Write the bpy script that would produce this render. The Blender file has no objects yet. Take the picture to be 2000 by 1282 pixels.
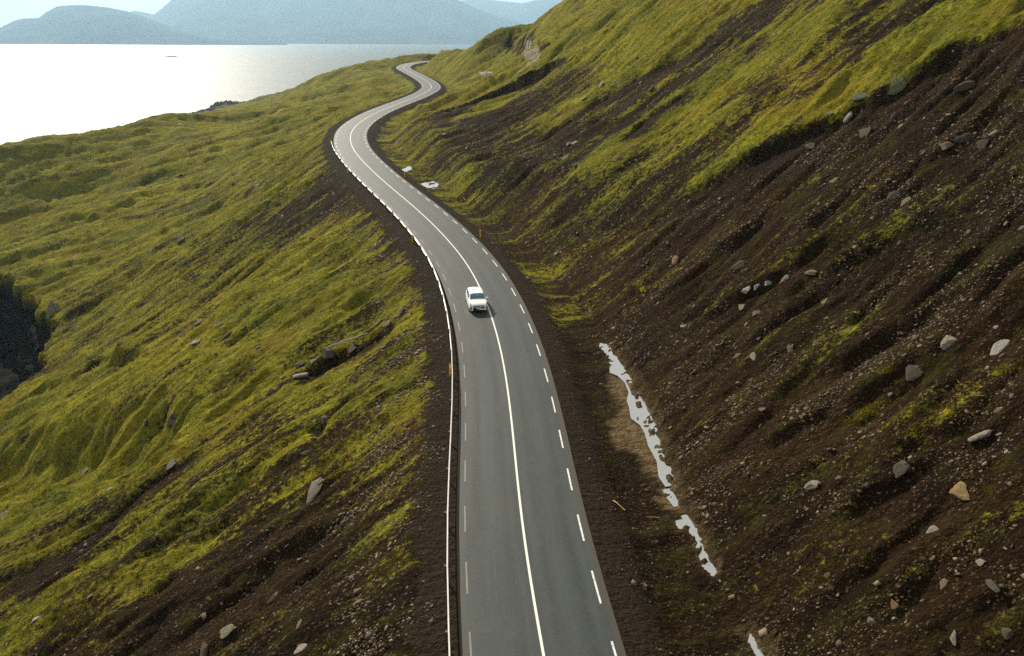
import bpy, bmesh, math, random
import numpy as np
from mathutils import Vector, Matrix, Euler

random.seed(7)
rng = np.random.default_rng(7)
R = math.radians
scene = bpy.context.scene
col = scene.collection

# ------------------------------------------------------------------ camera
F = 1428.0                      # focal length in pixels of the 2000 px wide photograph
CZ = 70.0                       # drone height above the sea
cam_d = bpy.data.cameras.new('camera')
cam_d.sensor_width = 36.0
cam_d.lens = F / 2000.0 * 36.0
cam_d.clip_start = 0.5
cam_d.clip_end = 60000
cam = bpy.data.objects.new('camera', cam_d)
CR = Matrix.Rotation(R(90 - 21.72), 3, 'X') @ Matrix.Rotation(R(0.25), 3, 'Z')
cam.matrix_world = Matrix.Translation((0, 0, CZ)) @ CR.to_4x4()
col.objects.link(cam)
scene.camera = cam

# ------------------------------------------------------------------ sky, sun, exposure
SUN_EL, SUN_AZ = 31.0, -30.0    # azimuth measured from the viewing direction (+y), negative = left
world = bpy.data.worlds.new('World')
scene.world = world
world.use_nodes = True
wn, wl = world.node_tree.nodes, world.node_tree.links
wn.clear()
w_out = wn.new('ShaderNodeOutputWorld')
w_bg = wn.new('ShaderNodeBackground')
w_bg.inputs['Strength'].default_value = 0.060
sky = wn.new('ShaderNodeTexSky')
sky.sky_type = 'NISHITA'
sky.sun_disc = False
sky.sun_elevation = R(SUN_EL)
sky.sun_rotation = R(SUN_AZ)
sky.air_density = 1.0
sky.dust_density = 3.0
sky.ozone_density = 1.0
# thin high cloud over the whole sky
w_tc = wn.new('ShaderNodeTexCoord')
w_map = wn.new('ShaderNodeMapping')
w_map.inputs['Scale'].default_value = (1.6, 1.6, 9.0)
w_noise = wn.new('ShaderNodeTexNoise')
w_noise.inputs['Scale'].default_value = 2.2
w_noise.inputs['Detail'].default_value = 7
w_noise.inputs['Roughness'].default_value = 0.6
w_ramp = wn.new('ShaderNodeMapRange')
w_ramp.inputs['From Min'].default_value = 0.3
w_ramp.inputs['From Max'].default_value = 0.72
w_ramp.inputs['To Min'].default_value = 0.8
w_ramp.inputs['To Max'].default_value = 0.96
w_mix = wn.new('ShaderNodeMixRGB')
w_mix.inputs['Color2'].default_value = (7.7, 7.35, 6.6, 1)
wl.new(w_tc.outputs['Generated'], w_map.inputs['Vector'])
wl.new(w_map.outputs['Vector'], w_noise.inputs['Vector'])
wl.new(w_noise.outputs['Fac'], w_ramp.inputs['Value'])
wl.new(w_ramp.outputs['Result'], w_mix.inputs['Fac'])
wl.new(sky.outputs['Color'], w_mix.inputs['Color1'])
wl.new(w_mix.outputs['Color'], w_bg.inputs['Color'])
wl.new(w_bg.outputs['Background'], w_out.inputs['Surface'])

sun_d = bpy.data.lights.new('sun', 'SUN')
sun_d.energy = 5.0
sun_d.angle = R(0.6)
sun_d.color = (1.0, 0.90, 0.74)
sun = bpy.data.objects.new('sun', sun_d)
sd = Vector((math.sin(R(SUN_AZ)) * math.cos(R(SUN_EL)), math.cos(R(SUN_AZ)) * math.cos(R(SUN_EL)), math.sin(R(SUN_EL))))
sun.rotation_euler = sd.to_track_quat('Z', 'Y').to_euler()
sun.location = (0, 0, 200)
col.objects.link(sun)

scene.view_settings.view_transform = 'Standard'
scene.view_settings.look = 'None'
scene.view_settings.gamma = 1.0
scene.view_settings.exposure = 0.75
scene.view_settings.use_curve_mapping = False
scene.cycles.max_bounces = 4
scene.cycles.diffuse_bounces = 2
scene.cycles.glossy_bounces = 2
scene.cycles.volume_bounces = 0
scene.cycles.use_denoising = False

# ------------------------------------------------------------------ helpers
def tag(o, label=None, cat=None, group=None, kind=None):
    if label: o['label'] = label
    if cat: o['category'] = cat
    if group: o['group'] = group
    if kind: o['kind'] = kind
    return o

def link(name, me, mat=None, parent=None, smooth=False):
    o = bpy.data.objects.new(name, me)
    col.objects.link(o)
    if mat is not None and len(me.materials) == 0:
        me.materials.append(mat)
    if parent is not None:
        o.parent = parent
    if smooth:
        me.polygons.foreach_set('use_smooth', np.ones(len(me.polygons), dtype=bool))
    return o

def mesh_np(name, V, Fc, smooth=False):
    """V (n,3), Fc (m,k) arrays -> mesh"""
    V = np.asarray(V, dtype=np.float32); Fc = np.asarray(Fc, dtype=np.int32)
    me = bpy.data.meshes.new(name)
    me.vertices.add(len(V)); me.vertices.foreach_set('co', V.ravel())
    k = Fc.shape[1]
    me.loops.add(Fc.size); me.loops.foreach_set('vertex_index', Fc.ravel())
    me.polygons.add(len(Fc))
    me.polygons.foreach_set('loop_start', np.arange(0, Fc.size, k, dtype=np.int32))
    me.polygons.foreach_set('loop_total', np.full(len(Fc), k, dtype=np.int32))
    if smooth:
        me.polygons.foreach_set('use_smooth', np.ones(len(Fc), dtype=bool))
    me.update(calc_edges=True)
    return me

def attr(me, name, arr):
    a = me.attributes.new(name, 'FLOAT', 'POINT')
    a.data.foreach_set('value', np.asarray(arr, dtype=np.float32))

def attr_col(me, name, arr):
    a = me.color_attributes.new(name, 'FLOAT_COLOR', 'POINT')
    arr = np.asarray(arr, dtype=np.float32)
    if arr.shape[1] == 3:
        arr = np.concatenate([arr, np.ones((len(arr), 1), np.float32)], 1)
    a.data.foreach_set('color', arr.ravel())

def sstep(a, b, x):
    t = np.clip((x - a) / (b - a), 0, 1)
    return t * t * (3 - 2 * t)

def _hash(ix, iy, seed):
    h = (ix.astype(np.int64) * 374761393 + iy.astype(np.int64) * 668265263 + seed * 974634777) & 0xffffffff
    h = ((h ^ (h >> 13)) * 1274126177) & 0xffffffff
    return (h ^ (h >> 16)) & 0xffff

_GA = np.arange(256) / 256 * 2 * np.pi
_GX, _GY = np.cos(_GA), np.sin(_GA)

def noise(x, y, seed=0):
    """2-D gradient noise, about -1..1"""
    x0 = np.floor(x); y0 = np.floor(y)
    fx = x - x0; fy = y - y0
    ix = x0.astype(np.int64); iy = y0.astype(np.int64)
    u = fx * fx * fx * (fx * (fx * 6 - 15) + 10)
    v = fy * fy * fy * (fy * (fy * 6 - 15) + 10)
    def g(dx, dy):
        h = _hash(ix + dx, iy + dy, seed) & 255
        return _GX[h] * (fx - dx) + _GY[h] * (fy - dy)
    a = g(0, 0); b = g(1, 0); c = g(0, 1); d = g(1, 1)
    return ((a + u * (b - a)) + v * ((c + u * (d - c)) - (a + u * (b - a)))) * 1.5

def fbm(x, y, seed=0, n=4, gain=0.5):
    s = np.zeros_like(x); a = 1.0
    for k in range(n):
        s += a * noise(x, y, seed + k * 17); a *= gain; x = x * 2.03 + 5.1; y = y * 2.03 - 3.7
    return s

def ridged(x, y, seed=0, n=3):
    s = np.zeros_like(x); a = 1.0
    for k in range(n):
        s += a * (1 - np.abs(noise(x, y, seed + k * 13)) * 2); a *= 0.5; x = x * 2.1 + 1.7; y = y * 2.1 + 9.2
    return s

def rays(px, py):
    """directions of photograph pixels, scaled so that y = 1"""
    px = np.asarray(px, float); py = np.asarray(py, float)
    d = np.stack([(px - 1000) / F, (641 - py) / F, -np.ones_like(px)], -1)
    d = d @ np.array(CR).T
    return d / d[..., 1:2]

def pt(px, py, Y):
    d = rays(px, py)
    return (d[0] * Y, Y, CZ + d[2] * Y)

# ------------------------------------------------------------------ the road's centre line
ROAD_Z0, ROAD_G = CZ - 24.6, 0.028
cl_px = [(1062,1282),(1042,1180),(1026,1080),(1014,980),(1005,880),(996,790),(986,720),(973,660),(956,605),(936,558),(912,515),
         (880,475),(843,436),(800,397),(758,362),(724,331),(702,308),(689,290),(684,272),(688,255),(705,238),(736,220),(775,204),
         (812,190),(836,178),(843,170),(836,161),(822,152),(805,143),(793,137),(787,132.5),(794,127),(815,122.5),(850,119),(890,117)]
cl = []
for p in cl_px:
    d = rays(*p)
    t = (CZ - ROAD_Z0) / (ROAD_G - d[2])
    cl.append((d[0] * t, t))
cl = np.array(cl)
d0 = (cl[0] - cl[2]); d0 /= np.linalg.norm(d0)
cl = np.concatenate([[cl[0] + d0 * 75, cl[0] + d0 * 45, cl[0] + d0 * 20], cl])
dn = cl[-1] - cl[-2]; dn /= np.linalg.norm(dn)
cl = np.concatenate([cl, [cl[-1] + dn * 30 , cl[-1] + dn * 60]])

def catmull(P, per=1.0):
    out = []
    for i in range(len(P) - 1):
        p0 = P[max(i - 1, 0)]; p1 = P[i]; p2 = P[i + 1]; p3 = P[min(i + 2, len(P) - 1)]
        n = max(2, int(np.linalg.norm(p2 - p1) / per))
        for k in range(n):
            t = k / n
            out.append(0.5 * ((2 * p1) + (-p0 + p2) * t + (2 * p0 - 5 * p1 + 4 * p2 - p3) * t * t + (-p0 + 3 * p1 - 3 * p2 + p3) * t ** 3))
    out.append(P[-1])
    return np.array(out)

def resample(P, step):
    s = np.concatenate([[0], np.cumsum(np.linalg.norm(np.diff(P, axis=0), axis=1))])
    q = np.arange(0, s[-1], step)
    return np.stack([np.interp(q, s, P[:, 0]), np.interp(q, s, P[:, 1])], 1)

RC = resample(catmull(cl, 1.0), 1.0)
def smooth_line(P, sig):
    k = np.exp(-0.5 * (np.arange(-3 * sig, 3 * sig + 1) / sig) ** 2); k /= k.sum()
    pad = 3 * sig
    A = np.concatenate([np.repeat(P[:1], pad, 0) + (np.arange(-pad, 0)[:, None]) * (P[1] - P[0]), P,
                        np.repeat(P[-1:], pad, 0) + (np.arange(1, pad + 1)[:, None]) * (P[-1] - P[-2])])
    return np.stack([np.convolve(A[:, i], k, 'valid') for i in (0, 1)], 1)
RC = smooth_line(RC, 4)
RS = np.concatenate([[0], np.cumsum(np.linalg.norm(np.diff(RC, axis=0), axis=1))])
RLEN = RS[-1]
RT = np.gradient(RC, axis=0); RT /= np.linalg.norm(RT, axis=1)[:, None]
def road_z(y): return ROAD_Z0 + ROAD_G * y
def road_at(s, d=0.0):
    """point on the road: s metres along, d metres to the right; returns x, y, z, tangent"""
    x = np.interp(s, RS, RC[:, 0]); y = np.interp(s, RS, RC[:, 1])
    tx = np.interp(s, RS, RT[:, 0]); ty = np.interp(s, RS, RT[:, 1])
    n = np.hypot(tx, ty); tx = tx / n; ty = ty / n
    return x + ty * d, y - tx * d, road_z(y), tx, ty

def road_sd(x, y):
    """signed distance to the centre line (right positive) and arc length"""
    sh = x.shape; x = x.ravel(); y = y.ravel()
    best = np.full(x.shape, 1e9); bi = np.zeros(x.shape, np.int32)
    sub = np.arange(0, len(RC), 4)
    for i in sub:
        d = (x - RC[i, 0]) ** 2 + (y - RC[i, 1]) ** 2
        m = d < best
        best[m] = d[m]; bi[m] = i
    fb = np.full(x.shape, 1e9); fs = np.zeros_like(x); fsg = np.ones_like(x)
    for k in range(-4, 4):
        i = np.clip(bi + k, 0, len(RC) - 2)
        ax, ay = RC[i, 0], RC[i, 1]; bx, by = RC[i + 1, 0] - ax, RC[i + 1, 1] - ay
        L2 = bx * bx + by * by
        t = np.clip(((x - ax) * bx + (y - ay) * by) / L2, 0, 1)
        ex, ey = x - ax - t * bx, y - ay - t * by
        d = ex * ex + ey * ey
        m = d < fb
        fb[m] = d[m]; fs[m] = (RS[i] + t)[m]; fsg[m] = np.sign(ex * by - ey * bx)[m]
    return (np.sqrt(fb) * fsg).reshape(sh), fs.reshape(sh)

# ------------------------------------------------------------------ the natural hillside (thin plate spline through known points)
ctl = []
def LP(x, y): return -29 + .525 * x + .165 * y
def RP(x, y): return -24.8 + .67 * (x - 9) + .15 * (y - 30)
for x, y in [(-12,10),(-12,45),(-16,80),(-30,20),(-30,60),(-40,100),(-50,40),(-60,80),(-62,112),(-20,110),(-45,0),(-15,-20)]:
    ctl.append((x, y, LP(x, y)))
for x, y in [(-75,50),(-95,70),(-80,20),(-110,100),(-90,-10)]:
    ctl.append((x, y, max(LP(x, y), -72)))
for x, y in [(12,0),(30,0),(60,0),(12,40),(30,40),(60,50),(100,40),(8,80),(30,80),(60,90),(100,100),(0,120),(30,120),(70,130),(0,160),(25,160),(60,170),(110,180),
             (-5,200),(20,200),(50,215),(90,230)]:
    ctl.append((x, y, RP(x, y)))
def cp(px, py, Y):
    x, y, z = pt(px, py, Y); ctl.append((x, y, z - CZ))
for a in [(0,300,260),(150,262,280),(300,234,300),(430,219,330),(0,480,185),(300,420,185),(300,320,240),(560,300,190),(560,400,138),(0,640,140),(150,380,235),(450,300,235),(480,240,300),
          (560,215,300),(640,230,235),(600,190,345),(700,180,300),(690,152,380),(640,165,400),(740,150,350),(560,182,470),
          (640,152,440),(725,133,425),(540,186,700),(600,167,640),(480,204,780),(660,148,560),
          (900,218,205),(950,150,290),(880,112,395),(1050,92,215),(885,97,400),(960,70,325),(1115,2,255),(830,115,440),(860,109,450),(900,180,245),(780,170,300),
          (1000,130,270),(1040,40,275)]:
    cp(*a)
for a in [(40,330,5),(70,300,28),(0,420,-14),(40,420,-5),(80,400,10),(-40,520,-25),(30,520,-20),(-110,560,-36),(-60,650,-45),(40,700,-35),(120,520,10),(150,300,70),(160,150,90),(200,60,115),
          (-215,250,-60),(-190,320,-62),(-170,370,-66),(-170,450,-66),(-250,300,-72),(-190,560,-66),(-240,620,-72),(-320,700,-73),(-330,850,-73),(-230,880,-66),(-120,900,-60),(40,950,-50),
          (-170,190,-66),(-180,140,-72),(-200,90,-73)]:
    ctl.append(a)
for s in range(0, int(RLEN), 30):
    x, y, z, _, _ = road_at(s)
    if y > 120: ctl.append((x, y, z - CZ))
ctl = np.array(ctl, float)
def tps_k(r2): return 0.5 * r2 * np.log(r2 + 1e-9)
n_ = len(ctl); SC = 100.0
cx_, cy_ = ctl[:, 0] / SC, ctl[:, 1] / SC
K = tps_k((cx_[:, None] - cx_) ** 2 + (cy_[:, None] - cy_) ** 2) + np.eye(n_) * 0.004
Pm = np.stack([np.ones(n_), cx_, cy_], 1)
A_ = np.block([[K, Pm], [Pm.T, np.zeros((3, 3))]])
W_ = np.linalg.solve(A_, np.concatenate([ctl[:, 2] + CZ, np.zeros(3)]))
def natural(x, y):
    X = x / SC; Y = y / SC
    z = W_[n_] + W_[n_ + 1] * X + W_[n_ + 2] * Y
    for i in range(n_):
        z = z + W_[i] * tps_k((X - cx_[i]) ** 2 + (Y - cy_[i]) ** 2)
    return z

# fall-line coordinates
FA = np.array([0.955, 0.297])
def fall(x, y): return x * FA[0] + y * FA[1], -x * FA[1] + y * FA[0]

def bench(N, d, s, y):
    """cut and fill of the road bench into the natural ground"""
    rz = road_z(y)
    wob = 0.7 * noise(s / 23.0, s * 0 + 3.3, 5) + 0.4 * noise(s / 7.0, s * 0 + 8.3, 6)
    near = 1 - sstep(95, 150, s)
    # right: shoulder, ditch, then the cut
    dr = np.maximum(d, 0)
    ditch = 6.6 + wob
    foot = 9.0 + 0.7 * wob
    pr = np.where(dr < 3.3, -0.05, -0.05 - 0.12 * sstep(3.3, 4.4, dr) - 0.85 * sstep(4.2, ditch, dr))
    hi_r = rz + pr + np.maximum(dr - foot, 0) * 0.82
    lo_r = rz + pr - np.maximum(dr - 7.0, 0) * 0.5
    # left: narrow shoulder, then the fill
    dl = np.maximum(-d, 0)
    e = 5.6 + 0.6 * wob
    pl = np.where(dl < 3.3, -0.05, -0.05 - 0.10 * sstep(3.3, 4.5, dl))
    hi_l = rz + pl + np.maximum(dl - 7.5, 0) * 0.7
    lo_l = rz + pl - np.maximum(dl - e, 0) * 0.62
    hi = np.where(d >= 0, hi_r, hi_l); lo = np.where(d >= 0, lo_r, lo_l)
    return np.minimum(np.maximum(N, lo), hi)

def base_h(x, y):
    d, s = road_sd(x, y)
    return bench(natural(x, y), d, s, y), d, s

def hits(fn, pp, y0=12, y1=900, n=700):
    """first meeting of photograph pixels with the ground function"""
    pp = np.array(pp, float)
    dd = rays(pp[:, 0], pp[:, 1])
    Y = np.geomspace(y0, y1, n)
    X = dd[:, 0:1] * Y; Z = CZ + dd[:, 2:3] * Y
    H = fn(X, np.broadcast_to(Y, X.shape))
    below = Z < H
    first = np.where(below.any(1), below.argmax(1), n - 1)
    first = np.maximum(first, 1)
    i = np.arange(len(pp))
    a = (Z - H)[i, first - 1]; b = (Z - H)[i, first]
    t = np.clip(a / np.where(np.abs(a - b) < 1e-9, 1, a - b), 0, 1)
    Yh = Y[first - 1] + t * (Y[first] - Y[first - 1])
    return np.stack([dd[:, 0] * Yh, Yh, CZ + dd[:, 2] * Yh], 1)

# a quick table of the base ground for the look-ups
_gy = np.concatenate([np.arange(4, 120, 1.5), np.geomspace(120, 950, 180)])
_ga = np.linspace(-1.05, 1.05, 321)
_GXX = _ga[None, :] * (16 + _gy[:, None]); _GYY = np.repeat(_gy[:, None], len(_ga), 1)
_GB = base_h(_GXX, _GYY)[0]
def base_tab(x, y):
    fi = np.interp(y, _gy, np.arange(len(_gy)))
    fj = (np.clip(x / (16 + y), -1.049, 1.049) + 1.05) / 2.1 * (len(_ga) - 1)
    i = np.minimum(fi.astype(int), len(_gy) - 2); j = np.minimum(fj.astype(int), len(_ga) - 2)
    u = fi - i; v = fj - j
    return (_GB[i, j] * (1 - u) * (1 - v) + _GB[i + 1, j] * u * (1 - v) + _GB[i, j + 1] * (1 - u) * v + _GB[i + 1, j + 1] * u * v)

def poly_world(pxs): return hits(base_tab, pxs)[:, :2]

def poly_sd(x, y, P, closed=True):
    """distance to a polyline; for a closed one positive inside; for an open one positive on its right hand"""
    best = np.full(x.shape, 1e12); side = np.zeros(x.shape); par = np.zeros(x.shape)
    inside = np.zeros(x.shape, bool)
    n = len(P) if closed else len(P) - 1
    tot = 0.0
    for i in range(n):
        a = P[i]; b = P[(i + 1) % len(P)]
        bx, by = b[0] - a[0], b[1] - a[1]; L = math.hypot(bx, by) + 1e-9
        t = np.clip(((x - a[0]) * bx + (y - a[1]) * by) / (L * L), 0, 1)
        ex, ey = x - a[0] - t * bx, y - a[1] - t * by
        d = ex * ex + ey * ey
        m = d < best
        best = np.where(m, d, best); side = np.where(m, ex * by - ey * bx, side); par = np.where(m, tot + t * L, par)
        tot += L
        if closed:
            c = (a[1] > y) != (b[1] > y)
            xi = a[0] + (y - a[1]) * bx / (by if abs(by) > 1e-9 else 1e-9)
            inside ^= c & (x < xi)
    r = np.sqrt(best)
    if closed: return np.where(inside, r, -r)
    return np.where(side > 0, r, -r), par, tot

# scarps: lines in the ground with a sharp drop on their right-hand side
SCARPS = []
def scarp(pxs, depth, width, sharp=0.5, fade=4.0): SCARPS.append((poly_world(pxs), depth, width, sharp, fade))
scarp([(1340,356),(1400,330),(1480,292),(1560,245),(1640,206),(1700,180),(1800,122),(1880,80),(1990,30),(2080,-10)], 1.15, 8, 0.95)
scarp([(855,222),(880,210),(930,190),(1000,162),(1062,132),(1100,112)], 3.2, 3.2, 0.9)
scarp([(1010,300),(1080,245),(1140,205),(1210,165),(1330,100),(1430,40)], 1.1, 5, 0.9)
scarp([(985,80),(1000,70),(1030,66),(1052,84)], 2.2, 5, 1.0, 3)
scarp([(1180,300),(1260,230),(1380,150)], 0.7, 4, 0.8)
scarp([(1500,560),(1600,510),(1720,440),(1850,380),(2000,300)], .95, 3.6, 0.8, 8)
scarp([(1540,760),(1640,690),(1760,610),(1900,540),(2020,480)], 1.15, 2.6, 0.7, 7)
scarp([(1640,820),(1720,775),(1790,735)], .8, 2.0, 0.5, 4)
scarp([(1700,1180),(1800,1110),(1920,1030),(2010,960)], .8, 2.2, 0.6, 6)
scarp([(1290,560),(1400,470),(1500,400),(1620,330)], .8, 3.4, 0.9, 7)
scarp([(1420,900),(1520,840),(1640,770),(1700,730)], .8, 2.5, .7, 3)
scarp([(1560,1040),(1660,970),(1780,900),(1880,840)], .8, 2.2, .7, 3)
scarp([(1330,640),(1430,570),(1560,490),(1700,400)], .9, 3, .8, 4)
scarp([(1640,420),(1760,330),(1900,230),(2000,160)], .9, 3.4, .8, 8)
scarp([(0,800),(70,765),(200,700),(330,660)], 1.2, 5, 1.0, 8)
scarp([(575,715),(640,685),(720,650),(790,612)], 1.0, 3, 0.5, 2)
scarp([(590,852),(615,835),(655,815)], 1.0, 2.0, 0.3, 1.0)
scarp([(0,1120),(130,1060),(230,970),(330,900),(430,850)], 0.8, 4, 0.9, 4)
scarp([(200,1140),(330,1040),(450,940),(560,870)], 0.6, 5, 1.0, 4)
scarp([(240,560),(330,500),(420,440),(520,380)], 1.2, 6, 1.5, 6)
scarp([(60,440),(180,415),(300,370),(480,330)], 1.3, 8, 2.0, 10)
scarp([(40,380),(200,345),(360,300),(520,268)], 1.5, 10, 2.5, 12)
scarp([(250,500),(330,440),(450,385),(560,345)], 1.0, 7, 1.5, 8)
scarp([(690,965),(560,1050),(400,1150)][::-1], 0.5, 4, 0.8, 3)
NOTCH = np.array([(-79,112),(-86,121),(-91,134),(-103,148),(-118,163),(-150,180),(-190,175),(-190,110),(-120,96),(-92,104)], float)

DITCH_PATCH = [(850,226),(880,211),(940,186),(1000,162),(1062,131),(1104,110),(1110,118),(1066,147),(1000,180),(940,205),(880,230),(854,240)]
HOLLOW = poly_world([(-120,890),(0,850),(150,800),(300,768),(370,775),(380,800),(330,860),(220,930),(80,965),(-120,990)])
# patches of grass (1) and bare ground (0), drawn as outlines on the ground
PATCH = []
def patch(val, feather, pxs): PATCH.append((val, feather, poly_world(pxs)))
patch(.40, 7, [(870,560),(790,590),(680,680),(600,770),(480,870),(330,970),(150,1090),(0,1210),(-200,1500),(900,1500),(880,900)])
patch(.06, 6, [(860,900),(740,890),(620,920),(480,1010),(330,1110),(180,1230),(40,1380),(-100,1500),(900,1500)])
patch(.52, 4, [(858,640),(760,650),(690,740),(660,840),(720,900),(800,880),(850,760)])
patch(.40, 2.5, [(820,590),(740,620),(600,690),(560,740),(640,730),(760,680)])
patch(.18, 4, [(645,280),(650,320),(560,385),(490,425),(445,480),(500,505),(590,455),(690,405),(800,470),(740,400)])
patch(.42, 3, [(420,470),(300,560),(180,640),(90,720),(200,690),(340,600),(480,520)])
patch(.38, 3, [(500,800),(330,910),(180,1010),(40,1100),(40,1160),(220,1060),(380,960),(520,850)])
patch(.55, 3, [(700,700),(560,790),(430,900),(540,880),(680,800)])
patch(.70, 2, [(300,1010),(160,1110),(0,1220),(0,1260),(180,1160),(330,1060)])
patch(.15, 6, [(855,120),(860,210),(700,235),(690,300),(760,350),(870,430),(1000,540),(1150,700),(1290,980),(1420,1290),(1500,1500),(3600,1500),(2600,-300),(1500,-300),(1115,0),(960,66),(890,90)])
patch(.95, 3, [(855,122),(890,88),(960,62),(1115,-10),(1260,-60),(1520,-40),(1330,98),(1200,178),(1085,235),(1035,228),(1120,160),(1062,134),(860,205)])
patch(.9, 2, [(870,225),(960,190),(1060,150),(1100,125),(1060,170),(950,225),(880,250)])
patch(.46, 4, [(745,260),(860,228),(990,300),(1090,390),(1110,560),(1040,560),(900,420),(760,340)])
patch(.58, 2, [(740,250),(790,240),(830,330),(870,400),(960,480),(1060,560),(1110,620),(1070,600),(940,500),(830,400),(760,340)])
patch(.30, 3, [(870,265),(960,230),(1060,170),(1170,105),(1160,150),(1050,235),(985,290),(900,300)])
patch(.10, 2, [(978,84),(1000,68),(1040,66),(1052,92),(1030,92)])
patch(.26, 3, [(985,330),(1060,260),(1180,175),(1310,120),(1420,60),(1490,10),(1440,95),(1290,190),(1170,265),(1120,340),(1060,420)])
patch(.90, 2, [(1040,230),(1110,215),(1190,165),(1330,80),(1420,20),(1330,100),(1210,180),(1120,225)])
patch(.82, 3, [(1130,330),(1190,270),(1300,190),(1450,100),(1560,-10),(1740,-40),(1560,125),(1400,235),(1250,330),(1160,370)])
patch(.58, 3, [(1180,380),(1300,300),(1560,135),(1750,-20),(1830,-20),(1600,155),(1400,285),(1330,360),(1250,440)])
patch(.97, 1.2, [(1355,350),(1400,305),(1560,195),(1700,105),(1850,-10),(2040,-40),(2060,0),(1990,32),(1880,82),(1800,124),(1700,182),(1640,208),(1560,247),(1480,294)])
patch(.30, 3, [(1560,510),(1720,425),(1850,360),(2000,290),(2000,330),(1860,400),(1740,470),(1600,550)])
patch(.34, 5, [(1120,420),(1200,330),(1330,340),(1340,400),(1240,520),(1160,580),(1090,520)])
patch(.28, 3, [(1640,860),(1720,790),(1850,700),(2000,650),(2000,820),(1900,900),(1780,960),(1660,960)])
patch(.30, 2, [(1600,1120),(1720,1060),(1850,1000),(1870,1040),(1740,1110),(1620,1170)])
patch(.30, 2, [(1190,1240),(1240,1200),(1290,1282),(1260,1400),(1200,1400)])

PUDDLES = [
 [(1170,674),(1190,677),(1196,690),(1210,703),(1232,722),(1237,740),(1252,752),(1262,768),(1275,785),(1283,808),(1284,830),(1296,855),(1298,880),(1312,893),(1319,915),(1320,935),(1305,948),(1296,935),(1292,900),(1275,872),(1268,845),(1258,830),(1240,820),(1237,800),(1232,785),(1236,765),(1228,745),(1212,735),(1195,730),(1200,718),(1192,700),(1178,686)],
 [(1325,985),(1335,990),(1350,1000),(1362,1018),(1372,1040),(1375,1065),(1385,1085),(1399,1105),(1397,1118),(1380,1113),(1372,1095),(1368,1075),(1362,1058),(1350,1040),(1335,1032),(1322,1035),(1325,1022),(1338,1015),(1328,1000)],
 [(1452,1230),(1466,1238),(1486,1258),(1500,1276),(1502,1296),(1484,1296),(1470,1270)],
 [(1303,944),(1312,950),(1322,966),(1330,982),(1324,986),(1312,972),(1304,958)],
 [(784,330),(800,326),(808,331),(790,335)],
 [(818,355),(850,351),(862,361),(846,369),(828,363)]]
PUD_W = [poly_world(p) for p in PUDDLES]
PUD_L = [float(np.median(base_tab(p[:, 0], p[:, 1]) - road_z(p[:, 1]))) for p in PUD_W]
MUD_W = [poly_world([(1196,712),(1240,760),(1238,815),(1290,890),(1300,950),(1270,930),(1245,890),(1205,870),(1195,830),(1215,800),(1190,760)]),
         poly_world([(1300,940),(1330,985),(1322,1000),(1290,985)])]

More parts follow.
